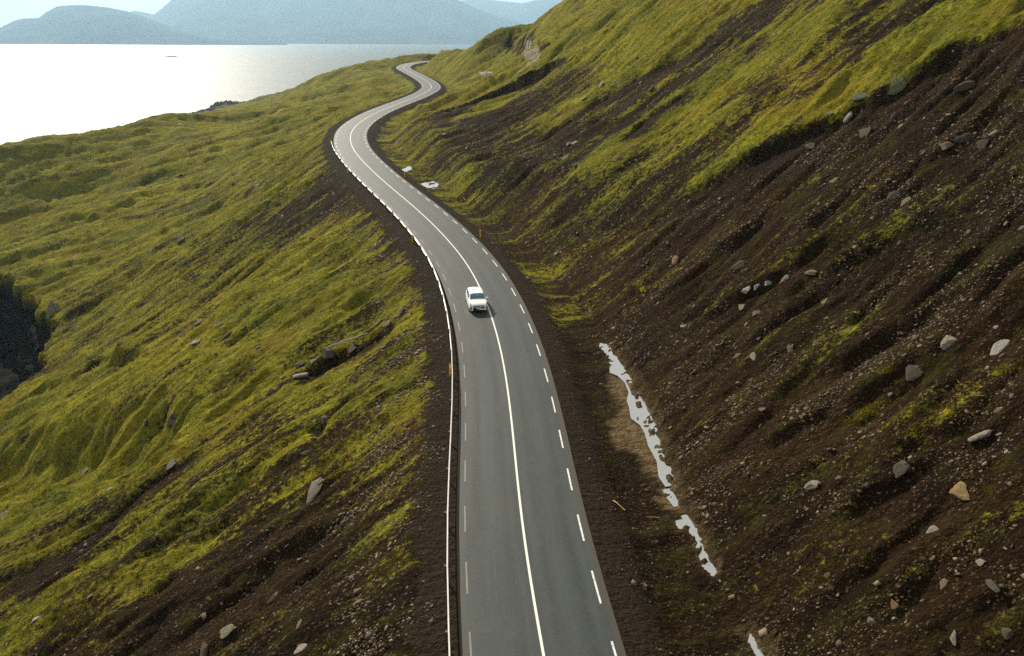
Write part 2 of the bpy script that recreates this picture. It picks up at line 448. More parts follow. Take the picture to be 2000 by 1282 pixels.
patch(.50, 5, [(480,880),(300,960),(100,1070),(-80,1130),(-80,1300),(150,1200),(380,1040)])
patch(.56, 5, [(480,420),(330,470),(180,540),(60,640),(130,700),(300,640),(430,560),(540,480)])
patch(.60, 4, [(420,690),(330,720),(260,760),(330,800),(460,790),(560,740),(540,700)])
patch(.55, 5, [(620,300),(480,340),(330,385),(220,430),(330,430),(500,380),(610,340)])
patch(-.2, 1.2, DITCH_PATCH)
def terrain(x, y, want_masks=False):
    B, d, s = base_h(x, y)
    a, b = fall(x, y)
    wx = 6 * noise(a / 40, b / 40, 41); wy = 6 * noise(a / 40, b / 40, 42)
    off = sstep(4.5, 9, np.abs(d))                 # no relief on the road bench
    off2 = sstep(3.6, 6.5, np.abs(d))
    offb = np.where(d > 0, sstep(8.5, 16, d), sstep(5, 12, -d))
    dist = np.hypot(x, y)
    # masks
    st = 0.55 * noise((a + wx) / 16, (b + wy) / 2.6, 51) + 0.45 * noise((a + wx) / 7, (b + wy) / 1.1, 52) + 0.35 * fbm(a / 5.5, b / 4, 53, 3)
    g = np.where(d > 0, 0.86 - 0.74 * (1 - sstep(120, 190, s)), 0.80) - 0.28 * np.clip(noise((a + wx) / 30, (b + wy) / 6, 55) + .1, 0, 1)
    jit = 2.2 * noise(a / 6, b / 2.2, 61) + 1.0 * noise(a / 1.7, b / 0.8, 62)
    for val, fe, P in PATCH:
        lo = P.min(0) - 3 * fe; hi = P.max(0) + 3 * fe
        m = (x > lo[0]) & (x < hi[0]) & (y > lo[1]) & (y < hi[1])
        if not m.any(): continue
        sdv = poly_sd(x[m], y[m], P)
        fe2 = fe * (1.0 if fe < 1.5 else 2.5)
        w = sstep(-fe2, fe2, sdv + jit[m] * min(fe2, 4) * 0.6)
        g[m] = g[m] * (1 - w) + val * w
    # gravel shoulder beside the asphalt
    sh = sstep(3.0, 3.5, np.abs(d)) * (1 - sstep(4.8, 6.4, np.abs(d) + 0.7 * noise(x / 1.3, y / 1.3, 71) + np.where(d > 0, 0.3, 0.0)))
    g = g * (1 - 0.95 * sh)
    grass = np.clip((g + 0.40 * st - 0.12) / 0.76, 0, 1)
    # relief
    big = 1.25 * noise((a + wx) / 60, (b + wy) / 15, 11) + 0.8 * noise((a + wx) / 26, (b + wy) / 6.5, 12)
    gul = -0.34 * np.clip(ridged((a + wx) / 17, (b + wy) / 3.4, 13, 2) - 0.7, 0, 1) + 0.16 * noise((a + wx) / 7, (b + wy) / 1.7, 14)
    big = big + sstep(170, 380, dist) * 2.2 * fbm(a / 55, b / 26, 15, 3)
    hol = -1.0 * np.clip(ridged((a + wx) / 42, (b + wy) / 8.5, 16, 2) - 0.75, 0, 1) * (d < 0) - 0.7 * np.clip(ridged((a + wx) / 20, (b + wy) / 5, 18, 2) - 0.8, 0, 1)
    big = big + hol * (0.35 + 0.65 * grass)
    z = B + offb * (big * (0.6 + 0.5 * sstep(60, 200, dist)) + gul * (2.0 - 1.1 * grass))
    # scarps
    for P, dep, wid, shp, fade in SCARPS:
        lo = P.min(0) - 5 * wid - 3; hi = P.max(0) + 5 * wid + 3
        m = (x > lo[0]) & (x < hi[0]) & (y > lo[1]) & (y < hi[1])
        if not m.any(): continue
        sdv, par, tot = poly_sd(x[m], y[m], P, False)
        sdv = sdv + (.6 * noise(x[m] / 6, y[m] / 6, 63) + .3 * noise(x[m] / 1.7, y[m] / 1.7, 64)) * min(1.6, shp)
        end = sstep(0, fade, par) * sstep(0, fade, tot - par)
        z[m] -= off[m] * end * dep * (sstep(-0.1 * shp, shp, sdv) * np.exp(-np.maximum(sdv, 0) / wid) - 0.18 * np.exp(-(np.minimum(sdv, 0) / shp) ** 2) * (sdv < 0) * 1.0)
        # bare earth in the fresh drop
        if shp <= 0.96:
            grass[m] *= 1 - 0.95 * end * sstep(0.15, 0.7, sdv) * (1 - sstep(wid * .5, wid * 1.4, sdv))
    # shaded hollow in the left meadow
    hq = poly_sd(x, y, HOLLOW) + 1.6 * noise(x / 7, y / 7, 66) + .7 * noise(x / 2.5, y / 2.5, 67)
    z = z - 4.2 * sstep(-1.0, 5.5, hq)
    # sea cliff notch
    nd = poly_sd(x, y, NOTCH) + 1.6 * noise(x / 8, y / 8, 81) + 1.3 * noise(x / 2.6, y / 2.6, 82)
    rock = sstep(-0.5, 1.0, nd)
    z = z - (0.35 * sstep(-.3, .8, nd) + 0.3 * sstep(2.2, 3.2, nd) + 0.35 * sstep(4.5, 6, nd)) * np.maximum(z - 1.0, 0) * (0.96 + 0.1 * noise(x / 4, y / 4, 83))
    # tussocks, clods and stones
    tus = 0.22 * np.clip(noise(a / 2.6, b / 1.2, 91) + 0.25, -0.45, 1) + 0.13 * noise(a / 1.1, b / 0.6, 92) + 0.80 * noise((a + wx) / 9, (b + wy) / 3.3, 93) + 0.40 * noise((a + wx) / 4, (b + wy) / 1.7, 98) + 0.16 * noise((a + wx) / 9, (b + wy) / .9, 99)
    clod = 0.10 * noise(a / 1.1, b / 0.7, 94) + 0.08 * np.abs(noise(a / 0.5, b / 0.4, 95)) + 0.10 * noise(a / 3.2, b / 1.2, 96) + 0.05 * noise(a / .28, b / .25, 97)
    z = z + off2 * (0.25 + 0.75 * off) * (grass * (tus + 0.03) + (1 - grass) * clod)
    z = z + rock * (0.5 * noise(x / 3.0, y / 3.0, 84))
    # pools in the ditch bottom
    mud = np.zeros(x.shape)
    for kp, P in enumerate(PUD_W + MUD_W):
        lo = P.min(0) - 3; hi = P.max(0) + 3
        m = (x > lo[0]) & (x < hi[0]) & (y > lo[1]) & (y < hi[1])
        if not m.any(): continue
        q = poly_sd(x[m], y[m], P) + 0.2 * noise(x[m] / .5, y[m] / .5, 87) + .1 * noise(x[m] / .2, y[m] / .2, 85)
        if kp < len(PUD_W):
            LV = road_z(y[m]) + PUD_L[kp]
            lip = (1 - sstep(.6, 1.1, -q))
            z[m] = z[m] * (1 - lip) + lip * np.maximum(z[m], LV + .01 + .07 * noise(x[m] / .6, y[m] / .6, 84))
            w = sstep(-0.2, 0.12, q)
            z[m] = z[m] * (1 - w) + w * (LV - 0.13 + 0.6 * np.clip(noise(x[m] / .4, y[m] / .5, 88) - .22, 0, 1) + .10 * noise(x[m] / .22, y[m] / .28, 86))
            mud[m] = np.maximum(mud[m], .5 * sstep(-.5, 0, q)); grass[m] *= 1 - sstep(-.4, 0, q)
        else:
            w = sstep(-0.5, 0.3, q + .5 * noise(x[m] / 1.2, y[m] / .5, 89))
            z[m] = z[m] * (1 - .85 * w) + .85 * w * (B[m] + 0.02); mud[m] = np.maximum(mud[m], w); grass[m] *= 1 - w
    # shore: down to a low rocky edge
    k = sstep(7, 2.0, z + 3.0 * noise(x / 9, y / 9, 85))
    rock = np.maximum(rock, k)
    z = np.where(z < 4, np.maximum(-0.7, z - 3.5 * (1 - z / 4.0) ** 2), z)
    z = np.where(nd > -2, np.maximum(z, 2.2 + 1.5 * noise(x / 6, y / 6, 68)), z)
    grass = grass * (1 - rock)
    if want_masks: return z, grass, sh, rock, d, s, mud
    return z

# ------------------------------------------------------------------ materials
def new_mat(name):
    m = bpy.data.materials.new(name); m.use_nodes = True
    return m, m.node_tree.nodes, m.node_tree.links, m.node_tree.nodes['Principled BSDF']

def simple(name, colr, rough=0.6, metal=0.0, var=0.0, scale=8.0, spec=0.5, bump=0.0):
    m, n, l, p = new_mat(name)
    p.inputs['Roughness'].default_value = rough
    p.inputs['Metallic'].default_value = metal
    p.inputs['Specular IOR Level'].default_value = spec
    tc = n.new('ShaderNodeTexCoord'); nz = n.new('ShaderNodeTexNoise')
    nz.inputs['Scale'].default_value = scale; nz.inputs['Detail'].default_value = 5
    l.new(tc.outputs['Object'], nz.inputs['Vector'])
    mr = n.new('ShaderNodeMapRange')
    mr.inputs['To Min'].default_value = 1 - var; mr.inputs['To Max'].default_value = 1 + var
    mr.inputs['From Min'].default_value = .25; mr.inputs['From Max'].default_value = .75
    l.new(nz.outputs['Fac'], mr.inputs['Value'])
    vm = n.new('ShaderNodeVectorMath'); vm.operation = 'SCALE'
    vm.inputs[0].default_value = colr
    l.new(mr.outputs['Result'], vm.inputs['Scale'])
    l.new(vm.outputs['Vector'], p.inputs['Base Color'])
    if bump:
        bp = n.new('ShaderNodeBump'); bp.inputs['Strength'].default_value = bump; bp.inputs['Distance'].default_value = 0.03
        l.new(nz.outputs['Fac'], bp.inputs['Height']); l.new(bp.outputs['Normal'], p.inputs['Normal'])
    return m

class NT:
    """small helper for node graphs"""
    def __init__(s, m): s.n = m.node_tree.nodes; s.l = m.node_tree.links
    def noise(s, vec, scale, detail=4, rough=.55):
        x = s.n.new('ShaderNodeTexNoise'); x.inputs['Scale'].default_value = scale
        x.inputs['Detail'].default_value = detail; x.inputs['Roughness'].default_value = rough
        s.l.new(vec, x.inputs['Vector']); return x.outputs['Fac']
    def voro(s, vec, scale, out='Distance'):
        x = s.n.new('ShaderNodeTexVoronoi'); x.inputs['Scale'].default_value = scale
        s.l.new(vec, x.inputs['Vector']); return x.outputs[out]
    def rng(s, v, a, b, c=0., d=1.):
        x = s.n.new('ShaderNodeMapRange'); s.l.new(v, x.inputs['Value'])
        for k, t in zip(('From Min', 'From Max', 'To Min', 'To Max'), (a, b, c, d)): x.inputs[k].default_value = t
        return x.outputs['Result']
    def mix(s, f, a, b, mode='MIX'):
        x = s.n.new('ShaderNodeMixRGB'); x.blend_type = mode
        for i, v in ((0, f), (1, a), (2, b)):
            if hasattr(v, 'links'): s.l.new(v, x.inputs[i])
            elif i == 0: x.inputs[0].default_value = v
            else: x.inputs[i].default_value = (*v, 1)
        return x.outputs[0]
    def math(s, op, a, b=0.0):
        x = s.n.new('ShaderNodeMath'); x.operation = op
        for i, v in ((0, a), (1, b)):
            if hasattr(v, 'links'): s.l.new(v, x.inputs[i])
            else: x.inputs[i].default_value = v
        return x.outputs[0]
    def attr(s, name, out='Fac'):
        x = s.n.new('ShaderNodeAttribute'); x.attribute_name = name; return x.outputs[out]
    def pos(s):
        return s.n.new('ShaderNodeNewGeometry').outputs['Position']
    def mapv(s, v, rot=(0,0,0), scale=(1,1,1)):
        x = s.n.new('ShaderNodeMapping'); x.inputs['Rotation'].default_value = rot; x.inputs['Scale'].default_value = scale
        s.l.new(v, x.inputs['Vector']); return x.outputs['Vector']
    def bump(s, h, dist, strength=1.0, normal=None):
        x = s.n.new('ShaderNodeBump'); x.inputs['Strength'].default_value = strength; x.inputs['Distance'].default_value = dist
        s.l.new(h, x.inputs['Height'])
        if normal is not None: s.l.new(normal, x.inputs['Normal'])
        return x.outputs['Normal']

def ground_material():
    m, n, l, p = new_mat('hillside_ground')
    t = NT(m)
    P = t.pos()
    Q = t.mapv(t.mapv(P, rot=(0, 0, -math.atan2(FA[1], FA[0]))), scale=(0.3, 1, 0.6))
    grass, sh, rock = t.attr('grass'), t.attr('gravel'), t.attr('rock')
    # grass colours: olive, yellow straw and deep green, in streaks; lit and shaded contrast painted in
    n1 = t.rng(t.noise(Q, 0.22, 6, .62), .38, .62)
    n2 = t.rng(t.noise(Q, 0.9, 6, .68), .38, .64)
    n3 = t.rng(t.noise(P, 2.4, 5, .75), .42, .66)
    gc = t.mix(n1, (.070, .092, .009), (.272, .240, .014))
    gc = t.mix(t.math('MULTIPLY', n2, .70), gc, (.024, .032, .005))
    gc = t.mix(t.math('MULTIPLY', n3, .62), gc, (.330, .282, .025))
    gc = t.mix(t.rng(t.noise(P, 0.07, 3), .5, .72, 0, .6), gc, (.185, .125, .015))
    gc = t.mix(t.rng(t.noise(Q, 2.6, 5, .75), .5, .66, 0, .85), gc, (.020, .021, .004))  # dark gaps between tussocks, their shade put into the colour
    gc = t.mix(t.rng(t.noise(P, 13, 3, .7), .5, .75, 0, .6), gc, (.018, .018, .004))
    gc = t.mix(t.rng(t.noise(P, 1.3, 5, .75), .54, .7, 0, .65), gc, (.060, .040, .012))
    gc = t.mix(t.rng(t.noise(P, .045, 4, .6), .42, .62, 0, .34), gc, (.050, .066, .008))
    # soil colours: dark brown to reddish with a fine pebbly speckle
    s1 = t.rng(t.noise(Q, 0.3, 5), .3, .7)
    sc = t.mix(s1, (.0052, .0032, .0017), (.0205, .0115, .0053))
    sc = t.mix(t.rng(t.noise(Q, 1.6, 4, .6), .45, .8, 0, .6), sc, (.021, .0132, .0066))
    sc = t.mix(t.rng(t.noise(P, 5.5, 5, .8), .5, .75, 0, .8), sc, (.0045, .0032, .002))
    sc = t.mix(t.rng(t.noise(P, .035, 3, .5), .46, .62, 0, .40), sc, (.033, .0160, .0066))
    sc = t.mix(t.rng(t.noise(Q, .5, 5, .7), .5, .7, 0, .7), sc, (.004, .0028, .0017))
    sp = t.rng(t.voro(P, 5.5), .05, .16, 1, 0)
    spm = t.math('MULTIPLY', sp, t.rng(t.noise(P, 1.7, 2), .46, .58, 0, .9))
    sc = t.mix(spm, sc, (.10, .072, .040))
    sp2 = t.rng(t.voro(P, 13), .08, .22, .5, 0)
    sc = t.mix(sp2, sc, (.042, .029, .016))
    def rubble(scale, lo, amt, colr):
        vo = t.n.new('ShaderNodeTexVoronoi'); vo.inputs['Scale'].default_value = scale; t.l.new(t.mapv(P, rot=(.3, .2, .4), scale=(1, 1.5, 1)), vo.inputs['Vector'])
        sx = t.n.new('ShaderNodeSeparateColor'); t.l.new(vo.outputs['Color'], sx.inputs[0])
        core = t.rng(vo.outputs['Distance'], .25, .48, 1, 0)
        return t.math('MULTIPLY', t.rng(sx.outputs[0], lo, lo + .12, 0, amt), core)
    dens = t.rng(t.noise(Q, .7, 4, .65), .36, .62, .15, 1)
    sc = t.mix(t.math('MULTIPLY', rubble(3.2, .80, .8, None), dens), sc, (.080, .057, .032))
    sc = t.mix(t.math('MULTIPLY', rubble(6.5, .70, .8, None), dens), sc, (.105, .078, .045))
    sc = t.mix(rubble(9.0, .55, .7, None), sc, (.006, .0045, .003))
    moss = t.rng(t.noise(Q, 0.9, 4, .6), .50, .70, 0, .55)
    sc = t.mix(moss, sc, (.036, .034, .006))
    gv = t.mix(t.rng(t.noise(P, 7, 4, .7), .3, .7), (.014, .0102, .0064), (.034, .025, .016))
    gv = t.mix(t.rng(t.voro(P, 9), .05, .2, .5, 0), gv, (.07, .055, .036))
    rk = t.mix(t.rng(t.noise(t.mapv(P, scale=(1, 1, .5)), .9, 6, .75), .35, .7), (.003, .0028, .0026), (.016, .0145, .012))  # near-black: the cliff's shade is put into the rock colour
    rk = t.mix(t.rng(t.noise(P, .5, 5, .7), .54, .66, 0, .6), rk, (.030, .034, .008))
    # edge between them broken up by fine noise
    gn = t.math('ADD', t.math('MULTIPLY', t.math('SUBTRACT', t.noise(P, 2.2, 6, .8), .5), 2.2), t.math('MULTIPLY', t.math('SUBTRACT', t.noise(Q, 1.5, 4, .7), .5), .9))
    gm = t.rng(t.math('ADD', grass, gn), .36, .64)
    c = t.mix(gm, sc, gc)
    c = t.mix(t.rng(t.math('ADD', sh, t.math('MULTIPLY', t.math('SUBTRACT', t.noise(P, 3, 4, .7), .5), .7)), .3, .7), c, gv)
    c = t.mix(t.rng(rock, .2, .7), c, rk)
    mudf = t.attr('mud')
    c = t.mix(t.math('MULTIPLY', mudf, t.rng(t.noise(P, 1.4, 4, .6), .3, .6, .25, .9)), c, (.14, .10, .052))
    l.new(c, p.inputs['Base Color'])
    p.inputs['Roughness'].default_value = 1.0
    p.inputs['Specular IOR Level'].default_value = .03
    h = t.math('ADD', t.math('MULTIPLY', t.noise(P, 3.2, 4, .75), .30), t.math('MULTIPLY', sp, .08))
    h = t.math('ADD', h, t.math('MULTIPLY', t.noise(Q, 1.3, 5, .7), .55))
    soilb = t.math('SUBTRACT', 1.0, grass)
    h = t.math('ADD', h, t.math('MULTIPLY', soilb, t.math('ADD', t.math('MULTIPLY', t.voro(P, 3.2), -.16), t.math('MULTIPLY', t.voro(P, 7.5), -.09))))
    l.new(t.bump(h, 1.0, .9), p.inputs['Normal'])
    return m

def asphalt_material():
    m, n, l, p = new_mat('asphalt')
    t = NT(m)
    P = t.pos(); u = t.attr('lat'); s = t.attr('along')
    cx = n.new('ShaderNodeCombineXYZ'); l.new(u, cx.inputs[0]); l.new(s, cx.inputs[1])
    V = t.mapv(cx.outputs[0], scale=(1, .045, 1))
    lane = t.rng(t.noise(V, 1.5, 6, .68), .34, .66)
    c = t.mix(lane, (.0125, .0215, .0228), (.031, .0435, .0455))
    # wheel tracks are polished a little darker, worn chip seal between them paler
    w1 = t.math('ABSOLUTE', t.math('SUBTRACT', t.math('ABSOLUTE', u), 1.55))
    tr = t.rng(t.math('ABSOLUTE', t.math('SUBTRACT', w1, .72)), .0, .36, .8, 0)
    c = t.mix(tr, c, (.0115, .0165, .0175))
    c = t.mix(t.rng(t.noise(P, 1.1, 5, .75), .52, .68, 0, .4), c, (.045, .047, .043))
    crk = t.math('MULTIPLY', t.rng(t.math('ABSOLUTE', t.math('SUBTRACT', t.noise(P, .9, 5, .6), .5)), .0, .006, .8, 0), t.rng(t.noise(P, .12, 2), .5, .6))
    c = t.mix(crk, c, (.012, .012, .012))
    c = t.mix(t.rng(t.noise(P, 14, 4, .85), .40, .66, 0, .5), c, (.068, .070, .064))
    c = t.mix(t.rng(t.noise(P, .35, 4, .6), .5, .75, 0, .4), c, (.046, .045, .039))
    # repair seam and darker strip on the near right-hand lane
    seam = t.math('MULTIPLY', t.rng(t.math('ABSOLUTE', t.math('SUBTRACT', u, .95)), .02, .09, .6, 0), t.rng(s, 98, 102, 1, 0))
    c = t.mix(seam, c, (.035, .036, .036))
    cross = t.math('MULTIPLY', t.rng(t.math('ABSOLUTE', t.math('SUBTRACT', s, 99.0)), .04, .16, .5, 0), t.rng(u, 1.0, 1.1, 1, 0))
    c = t.mix(cross, c, (.035, .036, .036))
    edge = t.rng(t.math('ADD', t.math('ABSOLUTE', u), t.math('MULTIPLY', t.noise(P, 2.2, 4, .7), .5)), 3.2, 3.6, 0, .8)
    c = t.mix(edge, c, (.045, .037, .027))
    l.new(c, p.inputs['Base Color'])
    l.new(t.rng(t.noise(V, 2.4, 4), .3, .7, .50, .64), p.inputs['Roughness'])
    p.inputs['Specular IOR Level'].default_value = .2
    l.new(t.bump(t.noise(P, 45, 3, .8), .012, .5), p.inputs['Normal'])
    return m

def paint_material(name, wear, colr=(.60, .59, .54)):
    m, n, l, p = new_mat(name)
    t = NT(m); P = t.pos()
    w = t.rng(t.noise(P, 9, 6, .75), wear - .1, wear + .12)
    l.new(t.mix(w, (.10, .10, .095), colr), p.inputs['Base Color'])
    p.inputs['Roughness'].default_value = .6
    return m

M_ground = ground_material()
M_asphalt = asphalt_material()
M_line = paint_material('centre_line_paint', .30)
M_dash = paint_material('edge_dash_paint', .40)
M_dash_w = paint_material('worn_edge_dash_paint', .54, (.17, .165, .14))

# ------------------------------------------------------------------ terrain sheet
rows = [6.0]
while rows[-1] < 1000: rows.append(rows[-1] + 0.0052 * (rows[-1] + 12))
rows = np.array(rows); NCOL = 900
ca = np.linspace(-1, 1, NCOL)
YY = np.repeat(rows[:, None], NCOL, 1)
XX = ca[None, :] * (16 + 0.98 * YY)
shp = XX.shape
Z, G, SH, RK, DD, SS, MUD = terrain(XX.ravel(), YY.ravel(), True)
V = np.stack([XX.ravel(), YY.ravel(), Z], 1)
ii = np.arange(shp[0] * shp[1]).reshape(shp)
FQ = np.stack([ii[:-1, :-1], ii[:-1, 1:], ii[1:, 1:], ii[1:, :-1]], -1).reshape(-1, 4)
me = mesh_np('hillside', V, FQ, True)
attr(me, 'grass', G); attr(me, 'gravel', SH); attr(me, 'rock', RK); attr(me, 'mud', MUD)
hill = tag(link('hillside', me, M_ground), kind='structure')
ZG = Z.reshape(shp); GG = G.reshape(shp); SHG = SH.reshape(shp); RKG = RK.reshape(shp); DG = DD.reshape(shp)

def grid_at(x, y, A):
    fi = np.interp(y, rows, np.arange(len(rows)))
    fj = (np.clip(x / (16 + .98 * y), -.9999, .9999) + 1) / 2 * (NCOL - 1)
    i = np.minimum(fi.astype(int), len(rows) - 2); j = np.minimum(fj.astype(int), NCOL - 2)
    u = fi - i; v = fj - j
    return A[i, j] * (1 - u) * (1 - v) + A[i + 1, j] * u * (1 - v) + A[i, j + 1] * (1 - u) * v + A[i + 1, j + 1] * u * v
def ground(x, y): return grid_at(np.asarray(x, float), np.asarray(y, float), ZG)
def spot(pxs): return hits(ground, pxs, n=1400)
def normal_at(x, y, e=0.6):
    gx = (ground(x + e, y) - ground(x - e, y)) / (2 * e); gy = (ground(x, y + e) - ground(x, y - e)) / (2 * e)
    nn = np.stack([-gx, -gy, np.ones_like(gx)], -1)
    return nn / np.linalg.norm(nn, axis=-1, keepdims=True)

# ------------------------------------------------------------------ road, markings
def ribbon(name, s0, s1, d0, d1, lift, nd=2, step=1.0, jit=0.0):
    ss = np.linspace(s0, s1, max(2, int((s1 - s0) / step) + 1)); dd = np.linspace(d0, d1, nd)
    S, D = np.meshgrid(ss, dd, indexing='ij')
    Dj = D + (jit * noise(S / 1.7, D * 3, 33) if jit else 0)
    x, y, z, _, _ = road_at(S, Dj)
    z = z + lift - 0.02 * (D / 3.3) ** 2 * 1.0
    V = np.stack([x, y, z], -1).reshape(-1, 3)
    i = np.arange(S.size).reshape(S.shape)
    Fq = np.stack([i[:-1, :-1], i[:-1, 1:], i[1:, 1:], i[1:, :-1]], -1).reshape(-1, 4)
    me = mesh_np(name, V, Fq)
    attr(me, 'lat', D.ravel()); attr(me, 'along', S.ravel())
    return me
S_NEAR = 40.0
road = tag(link('road', ribbon('road', S_NEAR, RLEN - 5, -3.45, 3.45, 0.02, 15, 0.8), M_asphalt, smooth=True), kind='structure')
link('centre_line', ribbon('centre_line', S_NEAR, RLEN - 6, -.058, .062, 0.026, 2, 0.8), M_line, road)
def s_of(px, py):
    d = rays(px, py); t = (CZ - ROAD_Z0) / (ROAD_G - d[2])
    return float(road_sd(np.array([d[0] * t]), np.array([t]))[1][0])
s_ref = s_of(1157, 1115)
PERIOD, DASH = 4.35, 2.15
k = -8
while s_ref + k * PERIOD < RLEN - 12:
    s = s_ref + k * PERIOD
    if s - DASH > S_NEAR:
        for d, mt in ((3.0, M_dash), (-3.0, M_dash_w if s < 190 else M_dash)):
            so = s if d > 0 else s + 1.1
            wd = .048 if d > 0 else .04
            link('edge_dash', ribbon('edge_dash', so - DASH, so, d - wd, d + wd, 0.028, 2, .5), mt, road)
    k += 1

# ------------------------------------------------------------------ sea
def sea_material():
    m, n, l, p = new_mat('sea_water')
    t = NT(m); P = t.pos()
    p.inputs['Base Color'].default_value = (.03, .055, .06, 1)
    p.inputs['Roughness'].default_value = .30
    p.inputs['IOR'].default_value = 1.33
    p.inputs['Specular IOR Level'].default_value = .17
    P2 = t.mapv(P, rot=(0, 0, .5), scale=(.4, 1, 1))
    h = t.math('ADD', t.noise(P2, .05, 6, .7), t.math('MULTIPLY', t.noise(P2, .004, 4, .6), 3))
    l.new(t.bump(h, 3.0, .5), p.inputs['Normal'])
    l.new(t.rng(t.noise(t.mapv(P, rot=(0, 0, .15), scale=(.25, 1, 1)), .003, 6, .65), .35, .7, .46, .54), p.inputs['Roughness'])
    return m
ang = np.linspace(0, 2 * np.pi, 97)[:-1]
rad = np.array([0.0, 200, 600, 1500, 4000, 9000, 18000])
Vs = [(0, 0, 0)]
for r in rad[1:]:
    Vs += [(math.cos(a) * r, math.sin(a) * r, 0) for a in ang]
bm = bmesh.new()
vs = [bm.verts.new(v) for v in Vs]
for i in range(96):
    bm.faces.new((vs[0], vs[1 + i], vs[1 + (i + 1) % 96]))
    for r in range(5):
        a = 1 + r * 96; b = a + 96
        bm.faces.new((vs[a + i], vs[b + i], vs[b + (i + 1) % 96], vs[a + (i + 1) % 96]))
me = bpy.data.meshes.new('sea'); bm.to_mesh(me); bm.free()
tag(link('sea', me, sea_material()), kind='structure')

# ------------------------------------------------------------------ mountains across the fjord
def mountain_material():
    m, n, l, p = new_mat('mountain_slope')
    t = NT(m); P = t.pos()
    c = t.mix(t.rng(t.noise(t.mapv(P, scale=(1, 1, 3)), .0018, 7, .65), .35, .65), (.016, .026, .030), (.062, .074, .062))  # bluish haze and lit-to-dark contrast put into the slope colour
    l.new(c, p.inputs['Base Color']); p.inputs['Roughness'].default_value = 1; p.inputs['Specular IOR Level'].default_value = 0
    return m
M_mount = mountain_material()
def mountain(prof, D, depth, seed, label):
    """skyline profile in photograph pixels -> a ridge D metres away"""
    prof = np.array(prof, float)
    n, k = 260, 90
    px = np.linspace(prof[0, 0], prof[-1, 0], n)
    py = np.interp(px, prof[:, 0], prof[:, 1])
    d = rays(px, py)
    top = np.maximum(CZ + d[:, 2] * D, 0); xs = d[:, 0] * D
    t = np.linspace(-1, 1, k)
    X = np.repeat(xs[None, :], k, 0) * (1 + t[:, None] * depth / D)
    Y = D + np.repeat(t[:, None], n, 1) * depth
    f = np.where(t < 0, (1 + t), (1 - t * .6))[:, None]
    f = f ** 1.25
    H = top[None, :] * f
    rdg = ridged(X / 900, Y / 1700, seed, 4) * .5 + noise(X / 2200, Y / 2200, seed + 5)
    H = H + rdg * 0.30 * np.minimum(H, top[None, :] - H + 0.02 * H) * 1.2
    H = H - 2
    V = np.stack([X, Y, H], -1).reshape(-1, 3)
    V[:, 2] = np.maximum(V[:, 2], -.8)
    i = np.arange(k * n).reshape(k, n)
    Fq = np.stack([i[:-1, :-1], i[:-1, 1:], i[1:, 1:], i[1:, :-1]], -1).reshape(-1, 4)
    o = link('mountain', mesh_np('mountain', V, Fq, True), M_mount)
    tag(o, kind='structure')
    return o
mountain([(-260,84),(-120,76),(-60,68),(0,54),(28,40),(45,36),(75,35),(92,22),(112,12),(135,10),(165,9.5),(210,14),(250,22),(290,36),(330,50),(370,64),(410,74),(460,80),(560,83)], 7600, 1500, 3, '')
mountain([(200,60),(240,28),(262,20),(285,24),(300,28),(318,14),(340,-6),(380,-34),(460,-60),(560,-50),(700,-40),(800,-30),(880,-8),(930,16),(980,34),(1060,56),(1200,74),(1350,84)], 10300, 2500, 23, '')
mountain([(430,80),(520,62),(600,44),(660,34),(740,40),(820,56),(900,70),(1000,80),(1150,85)], 8700, 1400, 31, '')
mountain([(780,30),(860,8),(930,-4),(1020,6),(1100,-14),(1250,-30),(1500,20),(1700,80)], 13500, 2500, 43, '')

# ------------------------------------------------------------------ haze
bm = bmesh.new()
bmesh.ops.create_cube(bm, size=1.0)
me = bpy.data.meshes.new('haze'); 
for v in bm.verts: v.co = (v.co.x * 38000, v.co.y * 38000, -1.7 + (v.co.z + .5) * 1000)
bm.to_mesh(me); bm.free()
mh = bpy.data.materials.new('haze_air'); mh.use_nodes = True
nn = mh.node_tree.nodes; nn.clear()
ho = nn.new('ShaderNodeOutputMaterial'); hv = nn.new('ShaderNodeVolumePrincipled')
hv.inputs['Color'].default_value = (.46, .73, 1.0, 1)
hv.inputs['Density'].default_value = 0.000074
hv.inputs['Anisotropy'].default_value = 0.35
mh.node_tree.links.new(hv.outputs[0], ho.inputs['Volume'])
tag(link('haze', me, mh), kind='stuff')

# ------------------------------------------------------------------ pools of water in the ditch
def water_material():
    m, n, l, p = new_mat('puddle_water')
    t = NT(m); P = t.pos()
    p.inputs['Base Color'].default_value = (.55, .545, .525, 1)
    p.inputs['Metallic'].default_value = .9
    p.inputs['Roughness'].default_value = .06
    l.new(t.bump(t.noise(P, 2.0, 3), .02, .15), p.inputs['Normal'])
    return m
M_water = water_material()
for P, lv in zip(PUD_W, PUD_L):
    c = P.mean(0)
    ring = []
    for k in range(len(P)):          # widen the outline by 0.35 m along its own normals
        a, b = P[k - 1], P[(k + 1) % len(P)]
        tv = (b - a) / (np.linalg.norm(b - a) + 1e-9)
        nv = np.array([tv[1], -tv[0]])
        if poly_sd(np.array([P[k][0] + nv[0] * .02]), np.array([P[k][1] + nv[1] * .02]), P)[0] > 0: nv = -nv
        ring.append(P[k] + nv * .3)
    bm = bmesh.new()
    vs = [bm.verts.new((q[0], q[1], road_z(q[1]) + lv - 0.045)) for q in ring]
    f = bm.faces.new(vs)
    bmesh.ops.triangulate(bm, faces=[f])
    if f.is_valid and f.normal.z < 0: bmesh.ops.reverse_faces(bm, faces=bm.faces[:])
    me = bpy.data.meshes.new('puddle'); bm.to_mesh(me); bm.free()
    tag(link('puddle', me, M_water), kind='structure')

